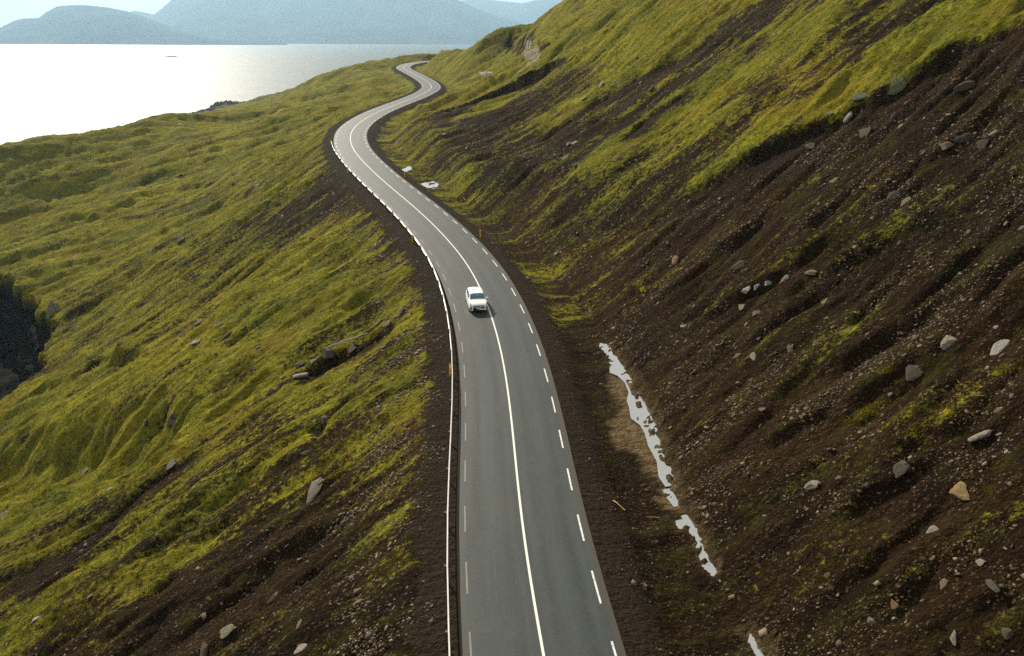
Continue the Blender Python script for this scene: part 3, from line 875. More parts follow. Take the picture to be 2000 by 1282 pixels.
# ------------------------------------------------------------------ dirt track on the far slope
trk = spot([(1026,94),(1036,100),(1043,108),(1043,117),(1035,127),(1022,136),(1006,144)])[:, :2]
trk = smooth_line(resample(catmull(trk, 1.0), 1.0), 3)
tt = np.gradient(trk, axis=0); tt /= np.linalg.norm(tt, axis=1)[:, None]
Vt = []
for i in range(len(trk)):
    hw = 2.0 * min(1, .35 + i / 10, .25 + (len(trk) - 1 - i) / 12) + .25 * math.sin(i * .9)
    for k in np.linspace(-1, 1, 7):
        q = trk[i] + np.array([tt[i, 1], -tt[i, 0]]) * k * hw
        Vt.append((q[0], q[1], float(ground(q[0], q[1])) + (.10 if abs(k) < .9 else -.10)))
i = np.arange(len(Vt)).reshape(len(trk), 7)
Fq = np.stack([i[:-1, :-1], i[:-1, 1:], i[1:, 1:], i[1:, :-1]], -1).reshape(-1, 4)
M_track = simple('track_gravel', (.15, .125, .085), .95, var=.4, scale=.8, spec=.1)
tag(link('dirt_track', mesh_np('dirt_track', np.array(Vt), Fq, True), M_track), kind='structure')

# ------------------------------------------------------------------ guardrail
M_rail = simple('galvanised_rail', (.80, .80, .78), .45, .0, var=.10, scale=1.5)
M_post = simple('rail_post_shade_dark', (.05, .045, .04), .7, .0, var=.2)  # shade on the posts is put into this dark colour
RAIL_D = -3.95
g_far = s_of(650, 283)
def box_bm(bm, x0, x1, y0, y1, z0, z1):
    v = [bm.verts.new(c) for c in ((x0,y0,z0),(x1,y0,z0),(x1,y1,z0),(x0,y1,z0),(x0,y0,z1),(x1,y0,z1),(x1,y1,z1),(x0,y1,z1))]
    for f in ((3,2,1,0),(4,5,6,7),(0,1,5,4),(1,2,6,5),(2,3,7,6),(3,0,4,7)): bm.faces.new([v[i] for i in f])
def rail_mesh(L):
    prof = [(.0, .76), (.055, .735), (.055, .69), (.005, .635), (.005, .605), (.055, .55), (.055, .505), (.0, .48)]
    prof = [(o + .03, z) for o, z in prof] + [(o + .024, z) for o, z in prof[::-1]]
    bm = bmesh.new()
    a = [bm.verts.new((-.12, -o, z)) for o, z in prof]; b = [bm.verts.new((L + .12, -o - .003, z)) for o, z in prof]
    n = len(prof)
    for i in range(n): bm.faces.new((a[i], b[i], b[(i + 1) % n], a[(i + 1) % n]))
    bm.faces.new(a[::-1]); bm.faces.new(b)
    me = bpy.data.meshes.new('rail_section'); bm.to_mesh(me); bm.free(); me.materials.append(M_rail); return me
def post_mesh():
    bm = bmesh.new()
    box_bm(bm, -.06, .06, .03, .09, -.6, .74)
    box_bm(bm, -.05, .05, -.03, .028, .50, .72)
    me = bpy.data.meshes.new('post'); bm.to_mesh(me); bm.free(); me.materials.append(M_post); return me
RM, PM = rail_mesh(4.0), post_mesh()
x, y, z, tx, ty = road_at(S_NEAR + 4, RAIL_D)
guard = bpy.data.objects.new('guardrail', None); col.objects.link(guard); guard.location = (float(x), float(y), float(z))
tag(guard, 'pale metal guardrail on dark posts along the left road edge', 'guardrail')
ginv = Matrix.Translation(guard.location).inverted()
# walk along the offset line in steps of 4 m
ss_ = np.arange(S_NEAR + 4, g_far + 1, .1)
ox, oy, oz, _, _ = road_at(ss_, RAIL_D)
ol = np.concatenate([[0], np.cumsum(np.hypot(np.diff(ox), np.diff(oy)))])
q = np.arange(0, ol[-1], 4.0)
gx, gy, gz = np.interp(q, ol, ox), np.interp(q, ol, oy), np.interp(q, ol, oz)
for i in range(len(q) - 1):
    a = Vector((gx[i], gy[i], gz[i])); b = Vector((gx[i + 1], gy[i + 1], gz[i + 1]))
    dv = b - a
    rot = Matrix.Rotation(math.atan2(dv.y, dv.x), 4, 'Z') @ Matrix.Rotation(-math.asin(dv.z / dv.length), 4, 'Y')
    o = bpy.data.objects.new('rail_section', RM); col.objects.link(o); o.parent = guard
    o.matrix_local = ginv @ Matrix.Translation(a + Vector((0, 0, random.uniform(-.012, .012)))) @ rot
    o2 = bpy.data.objects.new('post', PM); col.objects.link(o2); o2.parent = guard
    o2.matrix_local = ginv @ Matrix.Translation(a) @ Matrix.Rotation(math.atan2(dv.y, dv.x), 4, 'Z')
# sloped end at the far bend
a = Vector((gx[-1], gy[-1], gz[-1])); dv = a - Vector((gx[-2], gy[-2], gz[-2]))
o = bpy.data.objects.new('rail_section', RM); col.objects.link(o); o.parent = guard
o.matrix_local = ginv @ Matrix.Translation(a) @ Matrix.Rotation(math.atan2(dv.y, dv.x), 4, 'Z') @ Matrix.Rotation(R(8), 4, 'Y')

# ------------------------------------------------------------------ yellow marker posts
M_yel = simple('yellow_plastic', (.85, .42, .015), .5, var=.08)
M_refl = simple('white_reflector', (.8, .8, .78), .3)
M_blk = simple('black_band', (.02, .02, .02), .5)
def marker_mesh():
    bm = bmesh.new()
    prof = [(-.05, -.022), (.05, -.022), (.062, .0), (.05, .03), (-.05, .03), (-.062, .0)]
    rings = []
    for z, k in ((-.25, 1), (.95, .95), (1.0, .9)):
        rings.append([bm.verts.new((x * k, y * k, z + (y * .9 if z > .97 else 0))) for x, y in prof])
    for a, b in zip(rings, rings[1:]):
        for i in range(6): bm.faces.new((a[i], a[(i + 1) % 6], b[(i + 1) % 6], b[i]))
    bm.faces.new(rings[-1]); bm.faces.new(rings[0][::-1])
    me = bpy.data.meshes.new('marker'); bm.to_mesh(me); bm.free(); me.materials.append(M_yel); return me
def band_mesh():
    bm = bmesh.new(); box_bm(bm, -.035, .035, -.028, -.0235, .74, .88)
    me = bpy.data.meshes.new('reflector'); bm.to_mesh(me); bm.free(); me.materials.append(M_refl); return me
MK, BD = marker_mesh(), band_mesh()
marks = [((887,732), -4.08, 'yellow marker post by the guardrail nearest the bottom of the picture'),
         ((814,472), -4.08, 'yellow marker post at the guardrail up the road from the white car'),
         ((679,337), -4.08, 'yellow marker post by the guardrail just below the big left bend'),
         ((648,280), -4.1, 'yellow marker post where the guardrail ends at the big bend'),
         ((700,227), -4.3, 'yellow marker post on the outer side past the big left bend'),
         ((926,463), 4.1, 'yellow marker post on the right verge above the white car'),
         ((774,345), 4.1, 'yellow marker post on the right verge beside the small roadside puddle'),
         ((757,232), 4.1, 'yellow marker post on the inner verge just past the big bend')]
for (px, py), d, lab in marks:
    s = s_of(px, py); x, y, z, tx, ty = road_at(s, d)
    e = bpy.data.objects.new('marker_post', None); col.objects.link(e)
    e.location = (float(x), float(y), float(ground(x, y)) - .02)
    e.rotation_euler = (R(random.uniform(-2, 2)), R(random.uniform(-2, 2)), math.atan2(-tx, ty))
    tag(e, lab, 'marker post', 'yellow marker posts along the road')
    p1 = bpy.data.objects.new('post', MK); col.objects.link(p1); p1.parent = e; p1.scale = (1.15, 1.15, 1.0)
    p2 = bpy.data.objects.new('reflector', BD); col.objects.link(p2); p2.parent = e; p2.scale = (1.15, 1.15, 1.0)

# ------------------------------------------------------------------ the white car
def car_paint():
    m, n, l, p = new_mat('white_car_paint')
    p.inputs['Base Color'].default_value = (.80, .80, .79, 1); p.inputs['Roughness'].default_value = .28
    p.inputs['Coat Weight'].default_value = .6; p.inputs['Coat Roughness'].default_value = .05
    return m
M_car = car_paint()
M_glass = simple('car_glass', (.025, .11, .14), .06, 0, spec=.8)
M_black = simple('black_plastic', (.012, .012, .013), .5)
M_tyre = simple('tyre_rubber', (.015, .015, .015), .85)
M_rim = simple('alloy_rim', (.45, .45, .46), .3, .8)
M_lamp = simple('headlight_glass', (.20, .24, .28), .08, .3)
M_amber = simple('tail_lamp', (.35, .02, .015), .2)
CL = 4.06
ST = np.array([  # station, sill z/w, mid z/w, belt z/w, edge z/w, centre z
 [0.00,.26,.58,.48,.66,.70,.64,.76,.54,.79],
 [0.08,.22,.72,.50,.80,.75,.77,.81,.64,.84],
 [0.28,.20,.79,.52,.85,.82,.81,.88,.68,.91],
 [0.60,.18,.83,.54,.865,.88,.825,.94,.71,.97],
 [1.00,.17,.83,.55,.87,.92,.83,1.00,.73,1.03],
 [1.15,.17,.83,.55,.87,.94,.83,1.04,.725,1.08],
 [1.50,.17,.83,.55,.87,.95,.83,1.25,.67,1.30],
 [1.85,.17,.83,.55,.87,.97,.83,1.40,.63,1.45],
 [2.40,.17,.83,.56,.87,.98,.83,1.44,.63,1.485],
 [2.90,.17,.83,.56,.87,1.0,.825,1.44,.62,1.485],
 [3.40,.18,.83,.57,.86,1.02,.81,1.40,.60,1.445],
 [3.72,.20,.81,.58,.84,1.03,.78,1.34,.57,1.38],
 [3.90,.24,.77,.58,.81,1.02,.74,1.12,.58,1.15],
 [4.00,.28,.70,.58,.76,.98,.68,1.02,.56,1.04],
 [4.06,.34,.55,.58,.64,.90,.58,.94,.48,.95]])
def sect(u):
    v = [np.interp(u, ST[:, 0], ST[:, i]) for i in range(1, 10)]
    return [(v[1], v[0]), (v[3], v[2]), (v[5], v[4]), (v[7], v[6]), (0.0, v[8])]
def cu(u): return float(np.interp(u, [0, 1.15, 1.85, 4.06], [0, .95, 1.62, 3.80]))
def car_surf(u, t, side=1):
    """t 0..4 from the sill over belt and roof edge to the centre line"""
    k = sect(u); i = min(int(t), 3); f = t - i
    a, b = k[i], k[i + 1]
    w = a[0] + (b[0] - a[0]) * f; z = a[1] + (b[1] - a[1]) * f
    if i == 3: z = a[1] + (b[1] - a[1]) * (1 - (1 - f) ** 2)
    if i == 0: w += .02 * math.sin(math.pi * f)
    if i == 2: w += .018 * math.sin(math.pi * f)
    return Vector((CL / 2 - cu(u), side * w, z))
def loft(us, ts, off=0.0, side=1, both=False):
    bm = bmesh.new(); g = []
    for u in us:
        row = []
        for t in ts:
            p = car_surf(u, t, side)
            if off:
                e = 1e-3
                pu = car_surf(min(u + e, CL), t, side) - car_surf(max(u - e, 0), t, side)
                pt_ = car_surf(u, min(t + e, 3.999), side) - car_surf(u, max(t - e, 0), side)
                n = pu.cross(pt_)
                if n.length > 1e-12:
                    n.normalize()
                    if n.dot(p - Vector((CL / 2 - cu(u), 0, .6))) < 0: n = -n
                    p = p + n * off
            row.append(bm.verts.new(p))
        g.append(row)
    for i in range(len(us) - 1):
        for j in range(len(ts) - 1):
            bm.faces.new((g[i][j], g[i + 1][j], g[i + 1][j + 1], g[i][j + 1]))
    return bm
def close(bm, name, mat, smooth=True):
    bmesh.ops.remove_doubles(bm, verts=bm.verts[:], dist=1e-4)
    bmesh.ops.recalc_face_normals(bm, faces=bm.faces[:])
    me = bpy.data.meshes.new(name); bm.to_mesh(me); bm.free(); me.materials.append(mat)
    if smooth: me.polygons.foreach_set('use_smooth', np.ones(len(me.polygons), bool))
    return me
def mirror_add(bm):
    r = bmesh.ops.duplicate(bm, geom=bm.verts[:] + bm.edges[:] + bm.faces[:])
    for v in [v for v in r['geom'] if isinstance(v, bmesh.types.BMVert)]: v.co.y = -v.co.y
    return bm
xc, yc, zc, tx, ty = road_at(s_of(930, 607) + CL / 2 - .75, -1.0)
car = bpy.data.objects.new('car', None); col.objects.link(car)
car.location = (float(xc), float(yc), float(zc) + .022)
car.rotation_euler = (0, R(1.6), math.atan2(-ty, -tx))
car.scale = (.96, .97, .93)
tag(car, 'white five-door hatchback car driving towards the viewer', 'car')
us = np.unique(np.concatenate([np.linspace(0, CL, 52), ST[:, 0]])); ts = np.linspace(0, 4, 33)
bm = mirror_add(loft(us, ts))
# floor, nose and tail caps
for u in (0.0, CL):
    for sd_ in (1, -1):
        ring = [bm.verts.new(car_surf(u, t, sd_)) for t in ts]
        c0 = bm.verts.new((CL / 2 - cu(u), 0, .32))
        for a, b in zip(ring, ring[1:]): bm.faces.new((a, b, c0))
fl = [[bm.verts.new(car_surf(u, 0, sd_)) for u in us] for sd_ in (1, -1)]
for i in range(len(us) - 1): bm.faces.new((fl[0][i], fl[0][i + 1], fl[1][i + 1], fl[1][i]))
link('body', close(bm, 'body', M_car), parent=car)
def panel(name, us, ts, mat, off=.006, both=True, side=1):
    bm = loft(us, ts, off, side)
    if both: bm = mirror_add(bm)
    return link(name, close(bm, name, mat), parent=car)
panel('windshield', np.linspace(1.17, 1.80, 10), np.linspace(3.03, 4, 12), M_glass)
panel('rear_window', np.linspace(3.74, 3.91, 6), np.linspace(3.12, 4, 12), M_glass)
for sd_ in (1, -1):
    panel('side_window', np.linspace(1.55, 2.32, 10), np.linspace(2.12, 2.86, 6), M_glass, .006, False, sd_)
    panel('side_window', np.linspace(2.40, 3.12, 10), np.linspace(2.12, 2.86, 6), M_glass, .006, False, sd_)
    panel('side_window', np.linspace(3.18, 3.52, 6), np.linspace(2.2, 2.82, 6), M_glass, .006, False, sd_)
    panel('headlight', np.linspace(.05, .55, 8), np.linspace(2.1, 2.9, 6), M_lamp, .008, False, sd_)
    panel('tail_light', np.linspace(3.86, 4.03, 6), np.linspace(1.6, 2.3, 6), M_amber, .008, False, sd_)
    bm = bmesh.new()
    bmesh.ops.create_uvsphere(bm, u_segments=14, v_segments=8, radius=1)
    for v in bm.verts: v.co = Vector((CL / 2 - 1.32 + v.co.x * .075, sd_ * (.95 + v.co.y * .11), 1.00 + v.co.z * .075))
    link('mirror', close(bm, 'mirror', M_car), parent=car)
    # dark fog lamp scoop at the bumper corner
    panel('fog_lamp_scoop', np.linspace(.012, .10, 5), np.linspace(.45, 1.6, 5), M_black, .006, False, sd_)
def nose_plate(name, ymax, z0, z1, mat, x=.012, r=.04, u0=0.0):
    bm = bmesh.new(); n = 6; pts = []
    for cx, cz, a0 in ((ymax - r, z1 - r, 0), (-ymax + r, z1 - r, 90), (-ymax + r, z0 + r, 180), (ymax - r, z0 + r, 270)):
        for k in range(n): a = R(a0 + 90 * k / (n - 1)); pts.append((cx + r * math.cos(a), cz + r * math.sin(a)))
    f = [bm.verts.new((CL / 2 - u0 + x - .10 * (abs(py_) / .6) ** 2 * .3, py_, pz_)) for py_, pz_ in pts]
    b = [bm.verts.new((CL / 2 - u0 - .12, py_, pz_)) for py_, pz_ in pts]
    bm.faces.new(f); N = len(f)
    for i in range(N): bm.faces.new((f[i], b[i], b[(i + 1) % N], f[(i + 1) % N]))
    return link(name, close(bm, name, mat, False), parent=car)
nose_plate('upper_grille', .52, .675, .765, M_black, .034, .03)
lg = nose_plate('lower_grille', .56, .25, .60, M_black, .024, .10)
pl = nose_plate('number_plate', .22, .43, .52, simple('plate_white', (.78, .80, .84), .4), .030, .012)
bd = bmesh.new(); bmesh.ops.create_uvsphere(bd, u_segments=14, v_segments=6, radius=1)
for v in bd.verts: v.co = Vector((CL / 2 - .02 + v.co.x * .012, v.co.y * .07, .765 + v.co.z * .028))
link('badge', close(bd, 'badge', M_rim), parent=car)
for u in (.76, 3.14):
    for sd_ in (1, -1):
        def cyl(r, y0, y1, seg=28, hole=0.0):
            bm = bmesh.new()
            rings = []
            for rr, yy in ((hole, y1 - .01), (r * .93, y1), (r, y1 - .03), (r, y0)):
                rings.append([bm.verts.new((math.cos(2 * math.pi * i / seg) * rr, sd_ * yy, math.sin(2 * math.pi * i / seg) * rr)) for i in range(seg)])
            for a, b in zip(rings, rings[1:]):
                for i in range(seg): bm.faces.new((a[i], a[(i + 1) % seg], b[(i + 1) % seg], b[i]))
            return bm
        w = bpy.data.objects.new('wheel', None); col.objects.link(w); w.parent = car; w.location = (CL / 2 - u, 0, .30)
        link('tyre', close(cyl(.30, .66, .872, hole=.19), 'tyre', M_tyre), parent=w)
        bm = bmesh.new()
        hub = bmesh.ops.create_circle(bm, cap_ends=True, radius=.05, segments=16)
        for v in hub['verts']: v.co = Vector((v.co.x, sd_ * .868, v.co.y))
        for k in range(5):
            a = 2 * math.pi * k / 5
            c, s_ = math.cos(a), math.sin(a)
            q = [(.03, -.025), (.2, -.03), (.2, .03), (.03, .025)]
            bm.faces.new([bm.verts.new((c * i - s_ * j, sd_ * (.866 - .02 * (i > .1)), s_ * i + c * j)) for i, j in q])
        link('rim', close(bm, 'rim', M_rim, False), parent=w)
        # wheel-arch lip
        bm = bmesh.new()
        seg = 24; A = []
        for i in range(seg + 1):
            a = R(-12 + 204 * i / seg)
            A.append([bm.verts.new((CL / 2 - u + math.cos(a) * rr, sd_ * yy, .30 + math.sin(a) * rr)) for rr, yy in ((.30, .80), (.335, .874), (.36, .868))])
        for a, b in zip(A, A[1:]):
            for j in range(2): bm.faces.new((a[j], b[j], b[j + 1], a[j + 1]))
        link('wheel_arch', close(bm, 'wheel_arch', M_black, False), parent=car)

# ------------------------------------------------------------------ rocks
def rock_material():
    m, n, l, p = new_mat('rock')
    t = NT(m)
    tc = n.new('ShaderNodeTexCoord').outputs['Object']
    oi = n.new('ShaderNodeObjectInfo')
    base = oi.outputs['Color']
    k = t.rng(t.noise(tc, 2.2, 6, .75), .3, .7, .35, 1.15)
    vm = n.new('ShaderNodeVectorMath'); vm.operation = 'SCALE'; l.new(base, vm.inputs[0]); l.new(k, vm.inputs['Scale'])
    c = t.mix(t.rng(t.noise(tc, 1.7, 6, .75), .5, .68, 0, .75), vm.outputs[0], (.035, .027, .014))
    c = t.mix(t.rng(t.noise(tc, 5, 4, .7), .58, .7, 0, .5), c, (.07, .066, .018))
    l.new(c, p.inputs['Base Color']); p.inputs['Roughness'].default_value = .9; p.inputs['Specular IOR Level'].default_value = .2
    l.new(t.bump(t.noise(tc, 4, 6, .75), .12, .7), p.inputs['Normal'])
    return m
M_rock = rock_material()
def rock_mesh(seed, sub=3, planes=13):
    r = np.random.default_rng(seed)
    bm = bmesh.new(); bmesh.ops.create_icosphere(bm, subdivisions=sub, radius=1)
    Vv = np.array([v.co for v in bm.verts])
    nrm = r.normal(size=(planes, 3)); nrm /= np.linalg.norm(nrm, axis=1)[:, None]
    h = r.uniform(.36, .86, planes)
    dt = Vv @ nrm.T
    lim = np.where(dt > .05, h / np.maximum(dt, .05), 9).min(1)
    lim = np.minimum(lim, 1.25)
    Vv = Vv * lim[:, None]
    Vv *= (1 + .05 * noise(Vv[:, 0] * 3 + seed, Vv[:, 1] * 3 + Vv[:, 2] * 2, seed))[:, None]
    for v, c in zip(bm.verts, Vv): v.co = c
    me = bpy.data.meshes.new('rock'); bm.to_mesh(me); bm.free(); me.materials.append(M_rock)
    return me
ROCKM = [rock_mesh(100 + i, 3, 10 + i % 6) for i in range(9)]
ROCKS = [rock_mesh(200 + i, 2, 9 + i % 4) for i in range(8)]
TONE = {'tan': (.27, .21, .13), 'ochre': (.30, .21, .09), 'pale': (.36, .32, .25), 'white': (.46, .44, .40), 'grey': (.14, .12, .09), 'dark': (.06, .05, .038),
        'brown': (.13, .095, .065), 'pink': (.27, .18, .13), 'lichen': (.26, .25, .15), 'orange': (.33, .19, .09)}
def place_rock(p, L, Wd, T, tone, ang=0.0, mesh=None, sink=.3, stand=0.0):
    n = normal_at(p[0], p[1]); n = Vector(n)
    up = (Vector((FA[0], FA[1], 0)))
    ax = (up - n * up.dot(n)).normalized()
    az = n; ay = az.cross(ax)
    M3 = Matrix((ax, ay, az)).transposed() @ Matrix.Rotation(ang, 3, 'Z') @ Matrix.Rotation(stand, 3, 'Y')
    o = bpy.data.objects.new('boulder' if L > .9 else 'stone', mesh); col.objects.link(o)
    o.matrix_world = Matrix.Translation(Vector(p) + n * (T * (.5 - sink))) @ M3.to_4x4() @ Matrix.Diagonal((L / 2, Wd / 2, T / 2, 1))
    c = TONE[tone]; k = random.uniform(.5, .74)
    o.color = (c[0] * k, c[1] * k, c[2] * k, 1)
    return o
# px, py, length px, width px, tone, turn, label
BIG = [
 (1875,962,62,56,'ochre',.6,'broad ochre boulder, the largest pale rock at the lower right'),
 (1588,948,40,32,'pale',.9,'squarish pale slab alone on the dark scree right of the puddles'),
 (1822,1035,34,28,'pale',.5,'pale angular rock below and left of the broad ochre boulder'),
 (1958,673,78,26,'white',.15,'long white slab lying tilted at the right edge'),
 (1853,668,44,36,'pale',.3,'broken pale rock left of the long white slab'),
 (1778,730,44,34,'grey',.3,'rounded grey boulder in the shadow of the gully below the broken pale rock'),
 (1760,912,60,26,'grey',.5,'long leaning grey slab between the squarish slab and the ochre boulder'),
 (1922,852,50,22,'pale',-.4,'thin pale slab lying flat above the broad ochre boulder'),
 (1585,532,30,26,'tan',.4,'tan blocky stone high on the scree, above the row of white stones'),
 (1610,590,34,18,'tan',.35,'pointed tan stone lying along the slope right of the white stones'),
 (1477,613,32,24,'tan',-.2,'flat tan stone just below the row of white stones'),
 (1445,518,40,28,'grey',.4,'grey boulder throwing a shadow on the brown slope left of the white stones'),
 (1692,258,56,28,'brown',.2,'large brown slab under the grass edge, leaning along the slope'),
 (1885,166,60,26,'brown',.1,'brown slab sticking out of the bare earth at the upper right'),
 (1746,170,40,34,'lichen',.2,'lichen-covered boulder on the lip of the turf'),
 (1682,188,48,24,'lichen',.1,'long lichen-covered rock on the turf edge, left of the other lichen boulder'),
 (1660,228,26,16,'white',.2,'white stone lying on the turf edge below the lichen rocks'),
 (1622,222,22,12,'lichen',.1,'small whitish mossy stone lowest on the turf edge'),
 (1583,286,46,34,'brown',.6,'jagged brown rock just under the turf edge'),
 (1848,286,40,24,'tan',.3,'tan rock at the left end of the dark rock cluster, upper right'),
 (1886,270,52,32,'dark',.3,'big dark rock in the middle of the rock cluster, upper right'),
 (1922,280,44,24,'dark',.1,'dark wedge rock at the right end of the cluster, upper right'),
 (1742,384,48,28,'dark',.3,'dark boulder half buried in the mid slope at right'),
 (1765,396,34,16,'tan',.2,'tan sliver of rock beside the dark half-buried boulder'),
 (1628,353,20,18,'tan',.5,'small tan stone on the brown slope left of the dark half-buried boulder'),
 (1322,508,26,22,'orange',.6,'orange-tan stone on the brown slope above the ditch'),
 (1458,566,36,16,'white',.2,'white stone at the left end of the row of white stones'),
 (1478,560,26,14,'white',.3,'white stone second from the left in the row of white stones'),
 (1498,554,26,16,'white',.1,'white stone third from the left in the row of white stones'),
 (1535,544,28,18,'pale',.2,'pale stone at the right end of the row of white stones'),
 (1450,598,26,16,'tan',.5,'tan stone under the left end of the row of white stones'),
 (1440,695,26,14,'tan',.2,'thin tan stone beside another, middle of the scree above the puddles'),
 (1470,699,26,14,'pale',.8,'upright pale stone right of a thin tan stone on the scree'),
 (1335,637,18,14,'pale',.3,'pale stone near the foot of the slope above the puddles'),
 (1545,681,22,18,'tan',.9,'forked tan stone alone in the middle of the right scree'),
 (1489,800,26,14,'tan',-.4,'flat tan stone on the lower scree right of the puddles'),
 (1566,816,10,7,'white',.0,'tiny bright white stone on the dark lower scree'),
 (1703,426,11,8,'white',.0,'tiny bright white stone on the mid slope at right'),
 (1617,1123,22,13,'orange',.0,'orange stone on the dark lower slope at right'),
 (1748,1180,26,18,'orange',.3,'orange-pink stone beside the deep dark hollow at lower right'),
 (1700,1213,20,20,'pale',.3,'rounded pale stone at the left rim of the dark hollow'),
 (1840,1142,26,16,'tan',.2,'tan stone among rubble above the dark hollow, lower right'),
 (1914,1097,22,16,'pale',.4,'pale rounded stone at the right edge below the ochre boulder'),
 (1938,1142,38,22,'grey',1.2,'upright grey slab near the right edge, lower right'),
 (1966,1236,44,24,'grey',1.3,'grey slab standing in the lower right corner'),
 (1862,1248,40,18,'pale',.6,'pale sliver of slab near the bottom right corner'),
 (1945,640,16,10,'white',.2,'small white stone just above the long white slab'),
 (1996,445,16,14,'pale',.4,'pale stone cut by the right edge of the picture'),
 (893,220,24,16,'dark',.2,'dark block below the dark trench near the far bend'),
 (1200,160,16,12,'pale',.3,'pale upright stone on the far grassy slope'),
 (1172,168,20,10,'white',.2,'white stone beside the rocky runnel on the far slope'),
 (1140,193,16,12,'pale',.6,'pale stone standing at the left of the rocky runnel'),
 (1275,172,24,12,'grey',.5,'long grey stone lying in the rocky runnel'),
 (1250,168,20,12,'grey',.3,'grey stone in the middle of the rocky runnel'),
 (1182,190,34,20,'grey',.2,'broad grey boulder at the foot of the rocky runnel'),
 (1112,282,26,18,'pink',.3,'pinkish boulder in the dark gully, mid slope'),
 (1105,308,20,16,'pale',.3,'pale boulder below the pinkish one in the dark gully'),
 (1125,278,24,10,'pale',.2,'flat pale stone right of the pinkish boulder'),
 (1027,300,18,14,'tan',.3,'tan boulder at the left of the dark gully, mid slope'),
 (610,962,62,30,'pale',.85,'tall pale slab with a pointed top on the brown left scree'),
 (446,1230,46,34,'lichen',.9,'lichen-speckled boulder at the bottom, left of centre'),
 (402,1268,38,24,'tan',1.1,'smooth tan slab at the bottom edge, left of centre'),
 (398,1203,24,16,'pale',.6,'small pale slab above the lichen-speckled boulder'),
 (616,847,38,26,'grey',.2,'rounded grey boulder, lower of the pair under the black ledge'),
 (634,822,32,24,'brown',.3,'brown boulder, upper of the pair under the black ledge'),
 (600,884,28,16,'brown',.3,'flat brown stone below the pair of boulders'),
 (337,907,32,18,'white',.2,'white-topped stone on the left grass'),
 (535,1165,34,14,'pink',.3,'long reddish stone flat on the lower left scree'),
 (583,1221,22,18,'pink',.5,'pink triangular stone near the bottom of the left scree'),
 (592,1264,42,22,'pale',.4,'pale shelf-like rock at the bottom of the left scree'),
 (592,735,34,18,'white',.1,'white boulder at the lower end of the rocky drain'),
 (588,712,40,22,'dark',.3,'dark block hanging over the white boulder'),
 (612,706,20,12,'white',.3,'white stone behind the dark block in the rocky drain'),
 (641,692,40,30,'grey',.3,'big grey boulder beside the fallen pole'),
 (660,668,26,16,'grey',.2,'grey stone above the fallen pole'),
 (690,680,26,18,'pink',.4,'pinkish stone under the fallen pole'),
 (712,670,24,16,'brown',.4,'brown stone under the upper end of the fallen pole'),
 (735,634,32,14,'grey',.2,'flat grey stone at the upper end of the rocky drain'),
 (757,632,24,16,'pink',.3,'pinkish rock heap piece beside the gravel verge'),
 (788,609,28,22,'brown',.5,'brown boulder at the top of the rocky drain, near the road'),
 (550,738,20,12,'pale',.2,'pale flat stone left of the white boulder'),
 (178,1164,24,18,'tan',.5,'tan stone on the lower left slope'),
 (68,1212,34,16,'white',.8,'narrow whitish slab at the lower left'),
 (10,1004,28,22,'pale',.2,'pale stone cut by the left edge of the picture'),
 (168,920,34,14,'pale',.3,'pale sliver of rock on the shaded left grass'),
 (213,957,20,16,'white',.6,'whitish stone on the dark grass below the pale sliver'),
 (100,608,34,36,'lichen',.5,'domed lichen-grey boulder above the black sea cliff'),
 (340,822,34,28,'dark',.4,'dark boulder half sunk in the left grass'),
 (338,808,14,10,'pale',.3,'pale stone perched on the dark half-sunk boulder'),
 (285,825,28,20,'dark',.3,'low dark rock left of the half-sunk boulder'),
 (48,855,30,22,'dark',.3,'dark rock in the shaded hollow at the left edge'),
 (233,673,26,20,'dark',.4,'dark square stone on the grass above the ridge'),
 (215,668,22,12,'pale',.3,'pale stones heap piece left of the dark square stone'),
 (430,634,22,18,'grey',.4,'grey rounded stone in the grass, left of the road'),
 (358,650,26,22,'grey',.5,'grey block at the left of the stone row in the grass'),
 (388,629,26,12,'pale',.3,'long pale stone above the stone row in the grass'),
 (385,668,36,16,'pale',.2,'pale flat stone in the middle of the stone row in the grass'),
 (445,658,38,18,'brown',.3,'brown stone at the lower right of the stone row in the grass'),
 (475,642,30,12,'grey',.3,'thin grey stone at the right end of the stone row'),
 (503,680,16,12,'pale',.3,'lone pale stone in bright grass left of the rocky drain'),
 (505,609,14,10,'pale',.2,'small pale stone in the grass high above the stone row'),
 (353,343,10,14,'dark',1.4,'small upright dark rock alone in the far left meadow'),
 (505,362,20,14,'grey',.4,'grey outcrop in the meadow left of the big bend'),
 (446,316,12,9,'dark',.3,'dark stone in the far meadow left of the big bend'),
 (588,263,10,7,'grey',.3,'grey stone on the far meadow above the big bend'),
 (355,468,24,14,'grey',.5,'grey rock in the shaded streak of the left meadow'),
 (235,473,14,7,'white',.3,'white stone on the green slope at left'),
 (732,130,9,5,'dark',.0,'dark rock on the far skyline just left of the last bend'),
 (781,121,6,4,'dark',.0,'tiny dark rock on the skyline beyond the last bend'),
 (868,263,14,10,'white',.2,'white rock at the inner side of the big bend'),
 (779,277,22,8,'white',.0,'flat white rock in yellow grass inside the big bend'),
]
pts = spot([(b[0], b[1]) for b in BIG])
for i, (b, p) in enumerate(zip(BIG, pts)):
    D = float(np.dot(np.array(p) - (0, 0, CZ), np.array(CR)[:, 2] * -1))
    L = b[2] / F * D; Wd = b[3] / F * D * 1.1
    T = max(.34 * Wd + .10 * L, .06)
    o = place_rock(p, L * .95, Wd * .98, T * .75, b[4], b[5], ROCKM[i % len(ROCKM)], .42, random.uniform(-.25, .25))
    tag(o, b[6], 'boulder' if L > .9 else 'stone', 'separate rocks on the slopes')

